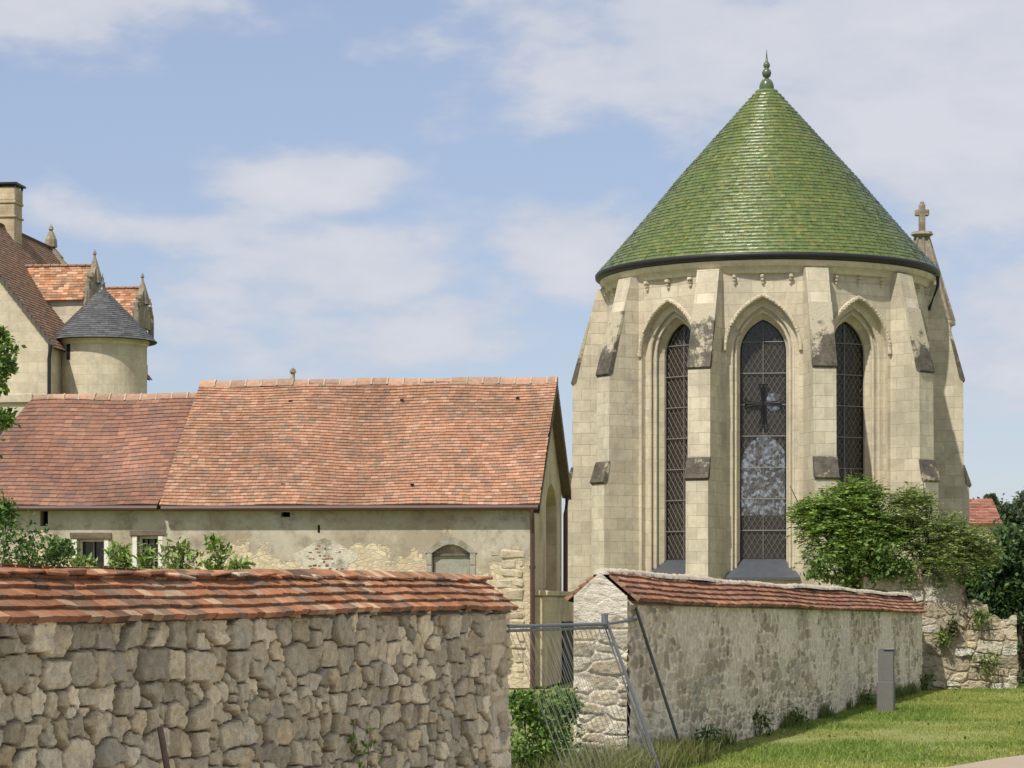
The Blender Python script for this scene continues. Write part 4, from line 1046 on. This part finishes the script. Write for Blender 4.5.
rc.add(vs, fs, (.58, .52, .42)); rc.build('mortar_ridge', M['mortar'], rw, smooth=True)

# ---- sagging wire gate panel in the gap, and its pole
fp = thing('fence_panel', 'galvanised chain link fence panel leaning across the gap between the walls', 'fence', (0, 0, 0))
A = at(508, 626.5, 20.9); B = at(606, 624, 24.3); Cc = at(636, 619.5, 25.3)
lean = Vector((.52, -.14, 0))
fr = MB(); fr.tube([A, B, Cc], .015, 8)
fr.tube([A + Vector((0, 0, -.035)), B + Vector((0, 0, -.035))], .012, 8)
bB = Vector((B.x, B.y, 0)) + lean; bA = Vector((A.x, A.y, 0)) + lean
fr.tube([B + Vector((0, 0, .05)), bB], .015, 8); fr.tube([B + Vector((-.03, -.03, .03)), bB + Vector((-.05, -.02, 0))], .008, 8)
fr.tube([bA + Vector((0, 0, .05)), bB + Vector((0, 0, .05))], .018, 8)
fr.build('frame', M['galv'], fp)
cl = MB(); cl.tube([B + Vector((-.012, -.012, -.03)), B + Vector((-.012, -.012, .10))], .032, 8); cl.build('clamp', M['galv'], fp)
wm = MB(); nW = 19
for sgn in (0, 1):
    for k in range(-12, nW + 12):
        t0 = k / nW; t1 = t0 + (.05 if sgn else -.03)
        def PP(u, v): top_ = A.lerp(B, u); bot_ = bA.lerp(bB, u); return top_.lerp(bot_, v)
        v0, v1 = 0.0, 1.0
        def clip(u): return min(max(u, 0), 1)
        if t0 < 0 and t1 <= 0 or t0 > 1 and t1 >= 1: continue
        if t0 < 0: v0 = (0 - t0) / (t1 - t0); t0c = 0
        elif t0 > 1: v0 = (1 - t0) / (t1 - t0); t0c = 1
        else: t0c = t0
        if t1 > 1: v1 = (1 - t0) / (t1 - t0); t1c = 1
        elif t1 < 0: v1 = (0 - t0) / (t1 - t0); t1c = 0
        else: t1c = t1
        wm.tube([PP(t0c, v0), PP(t1c, v1)], .0018, 4, cap=False)
wm.build('wire_mesh', M['mesh'], fp)
pl = MB(); ptop = at(636, 608, 25.25); pl.tube([ptop, at(686, 764, 26.0)], .016, 8); pl.build('post', M['darktube'], fp)

# ---- ruined wall stub at the far end
RX0, RX1, RY = 6.70, 9.62, 49.6
ru = thing('ruined_wall', 'crumbling ruined block wall stub overgrown by the shrub at the lawn end', 'wall', (RX0, RY, 0))
def ru_top(x):
    return 2.28 + .10 * math.sin(x * 9) * (x < 1.9) - .62 * float(sstep(1.9, 2.0, x)) - .30 * float(sstep(2.35, 2.42, x)) - .05 * math.sin(x * 17)
TAN = [(.50, .43, .31), (.44, .37, .26), (.54, .48, .37), (.38, .32, .23), (.48, .41, .30), (.57, .53, .45)]
TAN = [(c[0] * 1.15, c[1] * 1.16, c[2] * 1.18) for c in TAN]
rubble_face('wall_face', M['block'], ru, (0, 0, 0), Vector((1, 0, 0)), Vector((0, -1, 0)), RX1 - RX0, ru_top, .014, .012, .25, 1.75, .10, .045, TAN, (.36, .30, .21), 61, .35, jit=.25, fine=.02)
rb = MB()
for xa, xb, zz in ((.03, 1.93, 2.18), (1.90, 2.37, 1.60), (2.34, RX1 - RX0 - .02, 1.30)):
    rb.bevbox(xa, xb, .0, 1.0, 0, zz, .04, (.42, .36, .26), .02)
for k in range(16):
    x = random.uniform(0, 1.8); w = random.uniform(.2, .42); rb.bevbox(x, x + w, random.uniform(-.06, .1), .5, ru_top(x) - .12, ru_top(x) + random.uniform(.03, .14), .03, random.choice(TAN), .03)
for k in range(8):   # end blocks, toothed where the wall has broken away
    z = k * .165; rb.bevbox(RX1 - RX0 - .3, RX1 - RX0 + random.uniform(-.02, .06), -.03, 1.0, z + .004, z + .158, .025, random.choice(TAN), .02)
rb.build('wall_core', M['block'], ru)

# ---- grey cabinet
ub = thing('utility_box', 'grey two tier utility cabinet standing on grass against the rendered wall', 'cabinet', (0, 0, 0))
c = at(886, 712, 38.9); d0 = 38.9
mm = Matrix.Translation((c.x, d0, 0)) @ Matrix.Rotation(R(-14), 4, 'Z')
lo_ = MB(); lo_.bevbox(-.125, .125, -.12, .12, -.05, .46, .012, M=mm); lo_.build('base', M['box'], ub)
up = MB(); up.prism([(-.11, .466), (.115, .466), (.115, .92), (-.06, .95), (-.11, .93)], lambda a, b, t: mm @ Vector((a, t, b)), -.10, .11); uo = up.build('door', M['box'], ub, recalc=True)
lid = MB(); lid.bevbox(-.03, .135, -.12, .13, .925, .955, .008, M=mm); lid.build('lid', M['galv'], ub)

# ---- house beyond
hs = thing('house', 'far red tiled house roof showing beside the chapel behind the hedge', 'house', (0, 0, 0))
D = 120; a = at(958, 522, D); 
hx0, hx1 = at(955, 522, D).x, at(1002, 522, D).x; ze = at(955, 524, D).z; zr = at(955, 497, D).z
hb = MB(); hb.box(hx0, hx1 - .15, D + .1, D + 5, 0, ze + .1); 
hb.prism([(D + .1, ze + .05), (D + 2.55, zr - .1), (D + 5, ze + .05)], lambda p, q, t: (t, p, q), hx0, hx1 - .15); hb.build('wall', M['gable'], hs)
hr = MB()
ee = Vector((hx0 - .2, D - .2, ze)); tt = Vector((hx0 - .2, D + 2.5, zr)); 
REDH = [(.36, .17, .125), (.32, .15, .11), (.40, .21, .16), (.27, .13, .10)]
tile_plane(hr, ee, (1, 0, 0), (tt - ee).normalized(), Vector((0, -(zr - ze), 2.7)).normalized(), 16, (tt - ee).length, lambda v: (0, hx1 - hx0 + .2), .3, .05, REDH)
hr.add([ee, ee + Vector((hx1 - hx0 + .2, 0, 0)), tt + Vector((hx1 - hx0 + .2, 0, 0)), tt], [(0, 1, 2, 3)], (.4, .15, .1))
hr.add([tt, tt + Vector((hx1 - hx0 + .2, 0, 0)), tt + Vector((hx1 - hx0 + .2, 2.7, ze - zr)), tt + Vector((0, 2.7, ze - zr))], [(0, 1, 2, 3)], (.4, .15, .1))
hr.build('roof', M['brickroof'], hs)

# =================================================================== VEGETATION
def leaf_quads(P, size, up_bias=.5, aspect=.45, dirs=None, seed=0):
    r = np.random.default_rng(seed); n = len(P)
    if dirs is None:
        dirs = r.normal(size=(n, 3)); dirs[:, 2] -= .25
    dirs = dirs / np.linalg.norm(dirs, axis=1, keepdims=True)
    nr = r.normal(size=(n, 3)); nr[:, 2] += up_bias * 2
    sd_ = np.cross(dirs, nr); sd_ /= np.linalg.norm(sd_, axis=1, keepdims=True) + 1e-9
    s = (size * r.uniform(.6, 1.3, n))[:, None]
    a = P; b = P + dirs * s * .5 + sd_ * s * aspect * .5; c = P + dirs * s; d = P + dirs * s * .5 - sd_ * s * aspect * .5
    V = np.stack([a, b, c, d], 1).reshape(-1, 3); Q = np.arange(4 * n).reshape(n, 4)
    return V, Q
def foliage(name, parent, P, size, cols, seed, aspect=.5, up=.6, dirs=None, zt=None):
    V, Q = leaf_quads(P, size, up, aspect, dirs, seed); r = np.random.default_rng(seed + 1)
    cols = np.array(cols); t = cols[r.integers(0, len(cols), len(P))] * r.uniform(.4, 1.5, (len(P), 1))
    return np_mesh(name, V, Q, M['leaf'], parent, t, 'FACE')
def clump_points(lobes, per, seed, sub=.28, nsub=26, flat=.8):
    """lobes: (x,y,z,rx,ry,rz); points gathered in twigs spread through each lobe, thinner inside"""
    r = np.random.default_rng(seed); out = []
    for (x, y, z, rx, ry, rz) in lobes:
        for k in range(nsub):
            u = r.normal(size=3); u /= np.linalg.norm(u); rad = r.uniform(.45, 1.03) ** .7
            c = np.array([x, y, z]) + u * rad * np.array([rx, ry, rz]); s = sub * r.uniform(.5, 1.3) * min(rx, rz)
            n = max(3, int(per * r.uniform(.5, 1.5)))
            out.append(c + r.normal(size=(n, 3)) * s * np.array([1, 1, flat]))
    return np.concatenate(out)
def pinnate(lobes, n_fr, seed, length=.35, pairs=8, leaf=.075):
    """arching fronds of paired leaflets, growing up and out of the lobes"""
    r = np.random.default_rng(seed); P = []; D = []
    for (x, y, z, rx, ry, rz) in lobes:
        for k in range(n_fr):
            u = r.normal(size=3); u[2] = abs(u[2]) * .7 - .35; u /= np.linalg.norm(u); c = np.array([x, y, z]) + u * r.uniform(.2, .92) * np.array([rx, ry, rz])
            d = u * np.array([1, 1, .6]) + np.array([0, 0, .35]) + r.normal(size=3) * .45; d /= np.linalg.norm(d); L_ = length * r.uniform(.6, 1.25)
            side = np.cross(d, [0, 0, 1.0]) ; side /= np.linalg.norm(side) + 1e-6
            for i in range(pairs):
                t = (i + .6) / pairs; p = c + d * L_ * t + np.array([0, 0, -.35]) * L_ * t * t
                for sg in (-1, 1):
                    P.append(p); D.append(side * sg + d * .6 + np.array([0, 0, -.25]) + r.normal(size=3) * .12)
    return np.array(P), np.array(D)
def stems(name, parent, base, tips, r0=.02, mat=None):
    mb = MB(); b = Vector(base)
    for t in tips:
        t = Vector(t); m1 = b.lerp(t, .5) + Vector((random.uniform(-.06, .06), random.uniform(-.06, .06), .05)) * (t - b).length
        mb.tube([b, m1, t], [r0, r0 * .7, r0 * .25], 6)
    return mb.build(name, mat or M['bark'], parent)

LIME = [(.095, .17, .035), (.12, .20, .045), (.075, .14, .03), (.15, .23, .06), (.06, .115, .025), (.11, .18, .04)]
LIME = [tuple(q * 1.6 for q in (c[0] * 1.12, c[1], c[2])) for c in LIME]
MIDG = [(.06, .11, .028), (.08, .135, .035), (.045, .09, .022), (.10, .155, .04), (.07, .12, .03)]
MIDG = [tuple(q * 1.5 for q in c) for c in MIDG]
DARK = [(.028, .055, .018), (.038, .07, .022), (.05, .085, .028), (.022, .045, .016), (.065, .10, .04)]
DARK = [tuple(q * 2.1 for q in c) for c in DARK]
OLIVE = [(.11, .15, .045), (.13, .165, .055), (.09, .125, .035), (.16, .19, .07), (.10, .14, .04)]
OLIVE = [tuple(q * 1.6 for q in c) for c in OLIVE]

# shrub on the ruin: feathery bright part left, lighter olive part right
def lobe(px, py, d, rpx, rpy, ry=.6): p = at(px, py, d); return (p.x, p.y, p.z, rpx / F * d, ry, rpy / F * d)
sh = thing('shrub', 'bright green feathery shrub sprouting in front of the chapel window', 'shrub', at(851, 590, 50.3))
def rel(lobes, o): 
    l = o.location; return [(x - l.x, y - l.y, z - l.z, a, b, c) for x, y, z, a, b, c in lobes]
lb = rel([lobe(846, 512, 50.2, 34, 26), lobe(823, 530, 50.1, 22, 24), lobe(868, 528, 50.1, 28, 30), lobe(848, 552, 49.9, 38, 26), lobe(886, 540, 50.3, 22, 22), lobe(814, 512, 50.3, 14, 14), lobe(856, 494, 50.4, 24, 14)], sh)
Pp, Dd = pinnate(lb, 330, 3, .36, 7, .09); foliage('feathery_foliage', sh, Pp, .095, LIME, 4, .32, .9, Dd)
lb2 = rel([lobe(835, 566, 49.6, 32, 16, .4), lobe(868, 555, 49.6, 26, 20, .4), lobe(890, 566, 49.55, 18, 12, .3)], sh)
foliage('broad_foliage', sh, clump_points(lb2, 26, 6, .3, 34), .10, [(.13, .21, .05), (.16, .25, .07), (.10, .17, .04), (.19, .27, .09)], 7, .75, .9)
stems('stem', sh, (0, 0, -.2), [(x, y, z) for x, y, z, *_ in lb] + [(x + random.uniform(-.5, .5), y - .3, z + random.uniform(.2, .5)) for x, y, z, *_ in lb * 2], .03)
sh2 = thing('shrub', 'olive green wispy shrub trailing over the broken top of the ruined wall', 'shrub', at(930, 590, 50.2))
lb = rel([lobe(905, 520, 50.4, 26, 22), lobe(932, 530, 50.2, 32, 22), lobe(962, 542, 50.1, 26, 20), lobe(912, 502, 50.6, 16, 12), lobe(978, 558, 50.1, 16, 18), lobe(940, 550, 50.0, 40, 16), lobe(945, 562, 49.6, 26, 12, .4)], sh2)
Pp, Dd = pinnate(lb, 260, 13, .34, 7, .08); foliage('foliage', sh2, Pp, .085, OLIVE, 14, .32, .9, Dd)
stems('stem', sh2, (0, 0, -.2), [(x, y, z) for x, y, z, *_ in lb] + [(x + random.uniform(-.5, .5), y - .3, z + random.uniform(.15, .5)) for x, y, z, *_ in lb * 2], .03)
iv = thing('ivy', 'hanging ivy and roots draped over the ruined wall face under the shrubs', 'ivy', at(930, 590, 49.45))
for px in (862, 905, 918, 935, 940, 962):
    mb = MB(); p = at(px, 565, 49.42) - iv.location; L1 = random.uniform(.25, .65); mb.tube([p, p + Vector((.03, -.03, -L1 * .5)), p + Vector((random.uniform(-.05, .05), -.02, -L1))], [.014, .01, .004], 5); mb.build('stem', M['bark'], iv)
foliage('foliage', iv, clump_points(rel([lobe(908, 575, 49.42, 8, 14, .06), lobe(938, 572, 49.42, 6, 18, .06), lobe(880, 572, 49.42, 10, 8, .06), lobe(965, 575, 49.42, 10, 12, .08)], iv), 10, 61, .4, 18), .07, MIDG, 62, .75)
# plants rooted in the ruin
for k, (px, py, rx, ry, lab) in enumerate([(943, 637, 6, 9, 'small yellowish plant rooted mid height in the ruined wall near the rendered wall'), (985, 662, 12, 14, 'larger leafy plant rooted low in the ruined wall'), (954, 628, 5, 7, 'small brown-green tuft on the ruined wall beside the yellowish plant'), (980, 618, 8, 8, 'dry tuft on the upper stepped edge of the ruined wall')]):
    pw = thing('wall_plant', lab, 'plant', at(px, py, 49.5), group='plants rooted in the ruined wall')
    l_ = rel([lobe(px, py, 49.44, rx, ry, .08)], pw); foliage('foliage', pw, clump_points(l_, 10, 70 + k, .4, 26), .075, OLIVE if k != 2 else [(.12, .10, .05), (.1, .11, .04)], 75 + k, .5)
    stems('stem', pw, (0, .1, -.1), [(0, -.05, .1), (.08, -.05, .04), (-.07, -.06, .05)], .008)
# hedge and trees at the right edge
hd = thing('hedge', 'dark green hedge at the right edge behind the ruined wall', 'hedge', (at(1022, 600, 53).x, 53, 0))
lb = rel([lobe(1010, 552, 53, 26, 26), lobe(1030, 572, 53, 30, 38), lobe(985, 585, 53.2, 22, 34), lobe(972, 612, 53.2, 18, 34), lobe(985, 650, 53.2, 20, 40), lobe(968, 580, 53.4, 14, 20), lobe(1012, 590, 53, 24, 30), lobe(1035, 630, 53, 22, 40), lobe(1050, 565, 53.5, 40, 34), lobe(1040, 670, 53, 20, 34), lobe(1000, 560, 53, 14, 14), lobe(1060, 640, 53.5, 30, 50), lobe(1090, 590, 53.5, 36, 50), lobe(1100, 660, 53.5, 34, 44), lobe(1140, 610, 54, 36, 60), lobe(1150, 665, 54, 34, 40), lobe(1195, 620, 54, 38, 56), lobe(1200, 670, 54, 36, 36)], hd)
foliage('foliage', hd, clump_points(lb, 30, 21, .22, 70), .13, DARK + [(.06, .10, .05)], 22, .5)
stems('stem', hd, (0, 0, 0), [(x, y, z) for x, y, z, *_ in lb], .05)
for k, (px, py, rx, ry, D_, lab) in enumerate([(1008, 512, 9, 8, 160, 'small rounded far tree right of the red roof'), (1030, 505, 16, 16, 170, 'taller far tree at the right picture edge'), (990, 499, 4, 3, 190, 'far treetop just above the red roof')]):
    p = at(px, py, D_); ft = thing('tree', lab, 'tree', (p.x, D_, 0), group='far trees')
    l_ = rel([lobe(px, py, D_, rx, ry, 1.0), lobe(px + rx * .6, py + ry * .7, D_, rx * .8, ry * .8, 1.0)], ft) + [(random.uniform(-.3, .3), 0, p.z * q, 1.3 + 1.1 * (1 - q), 1.4, p.z * .2) for q in (.35, .6, .8)]
    foliage('crown', ft, clump_points(l_, 20, 30 + k, .22, 60), .3, [(.07, .10, .06), (.09, .125, .07)], 31 + k, .6)
    t_ = MB(); t_.tube([(0, 0, 0), (0, 0, p.z)], [.3, .12], 8); t_.build('trunk', M['bark'], ft)

r_ = np.random.default_rng(404); wl = [(x, 255 + r_.uniform(-12, 12), r_.uniform(3.2, 4.4), r_.uniform(4, 6), 4, r_.uniform(3.4, 4.8)) for x in np.arange(44, 260, 5.0)]
tag(foliage('woodland', None, clump_points(wl, 22, 405, .25, 46), .7, [(.06, .09, .05), (.08, .115, .06), (.05, .08, .045)], 406, .8), 'far belt of woodland on the horizon behind the hedge', 'woodland', kind='stuff')
# bush in the gateway
bu = thing('bush', 'leafy dark green bush filling the gap below the chain link panel', 'bush', (at(540, 760, 23.3).x, 23.3, 0))
lb = rel([lobe(540, 712, 23.2, 28, 22, .3), lobe(526, 740, 22.8, 24, 34, .3), lobe(556, 742, 23.4, 22, 38, .3), lobe(545, 775, 22.9, 34, 30, .3), lobe(522, 705, 22.9, 12, 16, .2), lobe(562, 705, 23.5, 14, 14, .2)], bu)
foliage('foliage', bu, clump_points(lb, 22, 41, .26, 60), .055, MIDG + LIME[:3], 42, .42, .5)
stems('stem', bu, (0, 0, 0), [(x, y, z) for x, y, z, *_ in lb], .012)
# overgrown sapling stems behind the near wall
for k, (px, py, rx, ry, d, lab) in enumerate([(118, 556, 9, 14, 27, 'short leafy sapling behind the near wall between the two barn windows'), (148, 560, 8, 16, 28, 'leafy sapling in front of the small barred barn window'), (180, 556, 20, 16, 27, 'broad leafy sapling behind the near wall right of the barn windows'), (217, 556, 12, 20, 27.5, 'tall pointed sapling behind the near wall, furthest right of the row'), (240, 568, 10, 6, 27, 'lowest creeping sapling along the near wall top'), (84, 566, 12, 9, 26, 'low leafy sapling under the larger barn window')]):
    p = at(px, py, d); sp2 = thing('sapling', lab, 'sapling', (p.x, d, 0), group='saplings behind the near wall')
    l_ = rel([lobe(px, py, d, rx, ry, .15), lobe(px + 2, py + ry * 1.1, d, rx * 1.2, ry * .7, .15)], sp2)
    foliage('foliage', sp2, clump_points(l_, 9, 100 + k, .32, 30), .085, LIME + OLIVE, 110 + k, .38, .5)
    stems('stem', sp2, (0, 0, 0), [(l_[0][0] + random.uniform(-.05, .05), 0, p.z + ry / F * d * .8) for _ in range(3)], .012)
# shrub at left, and the tree whose branches reach into the frame
sb = thing('shrub', 'dark leafy shrub at the left edge in front of the barn eave', 'shrub', (at(10, 600, 36).x, 36, 0))
lb = rel([lobe(8, 545, 36, 34, 28), lobe(-20, 530, 36, 30, 36), lobe(38, 550, 36, 24, 18), lobe(2, 512, 36.2, 12, 14, .3), lobe(60, 552, 35.8, 14, 12, .3), lobe(30, 575, 36, 40, 20)], sb)
foliage('foliage', sb, clump_points(lb, 13, 51, .30, 44), .085, MIDG + DARK[:3], 52, .45)
stems('stem', sb, (0, 0, 0), [(x, y, z) for x, y, z, *_ in lb], .025)
tr = thing('tree', 'broadleaf tree whose branch tips enter at the left edge beside the manor', 'tree', (at(-55, 600, 38).x, 38, 0))
lb = rel([lobe(4, 350, 38, 12, 12, .4), lobe(-4, 380, 38, 10, 12, .4), lobe(4, 418, 38, 10, 8, .3), lobe(0, 335, 38, 6, 6, .3), lobe(-56, 370, 38, 44, 70, .9), lobe(-74, 440, 38, 50, 60, .9), lobe(8, 366, 38, 7, 6, .3)], tr)
foliage('crown', tr, clump_points(lb, 9, 55, .30, 34), .10, MIDG + LIME[:2], 56, .55)
tk = MB(); b0 = Vector((0, 0, 0)); tk.tube([b0, (0.05, 0, 2.5), (0, 0, 5)], [.16, .12, .06], 9)
for x, y, z, *_ in lb: tk.tube([(0.03, 0, 2.6 + random.random()), (x * .5, y * .5, z * .6 + 1.6), (x, y, z)], [.05, .035, .01], 6)
tk.build('trunk', M['bark'], tr)

# ---- grass and weeds
def blades(name, X, Y, h, w, cols, seed, lean=.35, z0=0.0, parent=None, mul=None):
    r = np.random.default_rng(seed); n = len(X); a = r.uniform(0, 2 * math.pi, n); hh = h * r.uniform(.5, 1.3, n); l = np.abs(r.normal(0, lean, n)) * hh; b = r.uniform(0, 2 * math.pi, n)
    Z = np.full(n, z0 - .02); dx = np.cos(a) * w / 2; dy = np.sin(a) * w / 2
    p0 = np.stack([X - dx, Y - dy, Z], 1); p1 = np.stack([X + dx, Y + dy, Z], 1)
    mx = X + np.cos(b) * l * .35; my = Y + np.sin(b) * l * .35
    p2 = np.stack([mx + dx * .7, my + dy * .7, Z + hh * .6], 1); p3 = np.stack([mx - dx * .7, my - dy * .7, Z + hh * .6], 1)
    p4 = np.stack([X + np.cos(b) * l, Y + np.sin(b) * l, Z + hh], 1)
    V = np.stack([p0, p1, p2, p3, p4, p4], 1).reshape(-1, 3); k = np.arange(n) * 6
    Q = np.concatenate([np.stack([k, k + 1, k + 2, k + 3], 1), np.stack([k + 3, k + 2, k + 4, k + 4], 1)]); Q = Q[:n]
    T = np.stack([k + 3, k + 2, k + 4], 1)
    tri = np.concatenate([np.stack([k, k + 1, k + 2], 1), np.stack([k, k + 2, k + 3], 1), T])
    c = np.array(cols); t = c[r.integers(0, len(c), n)] * r.uniform(.75, 1.25, (n, 1)); t = t if mul is None else t * mul; t = np.concatenate([t, t, t])
    return np_mesh(name, V, tri, M['blade'], parent, t, 'FACE')
def wall_x(Y): return Q0.x + (Y - Q0.y) * WD.x / WD.y
n = 150000; Y = 24 + 30 * rng.random(n) ** 1.15; X = wall_x(np.minimum(Y, 50)) + .02 + rng.random(n) ** 1.1 * 6.5
keep = ~((X > 4.40) & (Y < 25.45 + (X - 4.45) * 1.75 + .25 * fbm(77, X * 3, Y * 3, 2)) & (Y < 28.4)) & ~((X > 6.7) & (X < 9.6) & (Y > 49.5))
X, Y = X[keep], Y[keep]
GR = [(.17, .205, .055), (.20, .235, .07), (.23, .25, .09), (.14, .175, .045), (.27, .27, .12), (.18, .215, .06)]
GR = [(c[0] * 1.32, c[1] * 1.38, c[2] * 1.2) for c in GR]
hh = .030 + .03 * fbm(90, X * .8, Y * .8, 3)
pt = fbm(301, X * .55 + 9, Y * .35 + 4, 4); hh = hh * (.75 + .9 * sstep(.45, .7, pt))
sel = rng.random(len(X)) < 1.15 - .75 * sstep(.55, .72, fbm(311, X * .9, Y * .6, 4)); X, Y, hh, pt = X[sel], Y[sel], hh[sel], pt[sel]
def patch_col(n_, pt=pt): k = sstep(.38, .66, pt)[:, None]; return np.array([1.22, 1.10, 1.12]) * (1 - k) + np.array([.72, .86, .70]) * k
tag(blades('lawn_grass', X, Y, hh, .011, GR, 91, .8, mul=patch_col(len(X))), 'short mown lawn grass', 'grass', kind='stuff')
n = 2600; Y = 26 + 23 * rng.random(n); X = wall_x(Y) + .2 + rng.random(n) ** 1.3 * 5.5; sel = (fbm(321, X * 1.6, Y * 1.2, 3) > .58) & ~((X > 4.4) & (Y < 25.45 + (X - 4.45) * 1.75)); X, Y = X[sel], Y[sel]
V, Q = leaf_quads(np.stack([X, Y, np.full(len(X), .03)], 1), .05, 2.2, .7, None, 322)
tag(np_mesh('clover', V, Q, M['leaf'], None, np.array(GR)[rng.integers(0, 6, len(X))] * np.array([.55, .7, .5]), 'FACE'), 'low clover and plantain leaves scattered in the lawn', 'weeds', kind='stuff')
n = 9000; Y = rng.uniform(22.2, 27.2, n); X = wall_x(Y) + rng.uniform(-.75, .5, n); hh = .16 + .30 * fbm(95, X * 2, Y * 2, 3) * np.clip(1.2 - (Y - 22) / 6, .2, 1)
keep = (X > wall_x(Y) + .03) | (Y < 25.0); X, Y, hh = X[keep], Y[keep], hh[keep]
tag(blades('tall_grass', X, Y, hh, .011, [(.16, .19, .06), (.22, .23, .09), (.12, .16, .045), (.28, .26, .13), (.18, .21, .07)], 96, .5), 'unmown pale grass at the foot of the gate post and the wall end', 'grass', kind='stuff')
n = 7000; s = rng.random(n) * RL; X = Q0.x + WD.x * s + WN.x * np.abs(rng.normal(.03, .07, n)); Y = Q0.y + WD.y * s + WN.y * .05; pat = fbm(97, s * .9, s * 0, 3); keep = pat > .45; X, Y = X[keep], Y[keep]
tag(blades('verge_grass', X, Y, .14 + .12 * rng.random(len(X)), .010, [(.10, .14, .035), (.13, .17, .05), (.17, .19, .07)], 98, .4), 'ragged grass left along the foot of the rendered wall', 'grass', kind='stuff')
# weeds at the foot of the long wall
for k, (px, s_, hh_, lab) in enumerate([(705, 3.2, .34, 'dark weed at the rendered wall foot nearest the gate pole'), (760, 7.5, .30, 'small weed at the wall foot midway to the utility cabinet'), (795, 9.8, .22, 'low weed hugging the wall foot between midway and the cabinet'), (866, 15.5, .26, 'weed beside the utility cabinet at the wall foot'), (925, 23.8, .34, 'weed in the corner of the rendered wall and the ruin')]):
    kx = (px - 512) / F; o_ = Q0 + WN * .09; s = (kx * o_.y - o_.x) / (WD.x - kx * WD.y); b = o_ + WD * min(s, RL)
    wd = thing('weed', lab, 'weed', (b.x, b.y, 0), group='weeds at the wall foot')
    foliage('foliage', wd, clump_points([(0, 0, hh_ * .5, .13, .12, hh_ * .5)], 7, 130 + k, .4, 26), .075, MIDG, 140 + k, .4)
    stems('stem', wd, (0, 0, 0), [(random.uniform(-.1, .1), 0, hh_ * .9) for _ in range(4)], .006)
wp = on_face(365, .12); wd = thing('weed', 'pale green weed climbing the near rubble wall at the picture bottom', 'weed', (wp.x, wp.y, 0))
foliage('foliage', wd, clump_points([(0, 0, .55, .12, .06, .3)], 6, 151, .4, 18), .06, LIME, 152, .4); stems('stem', wd, (0, 0, 0), [(.03, 0, .75), (-.05, 0, .6)], .006)
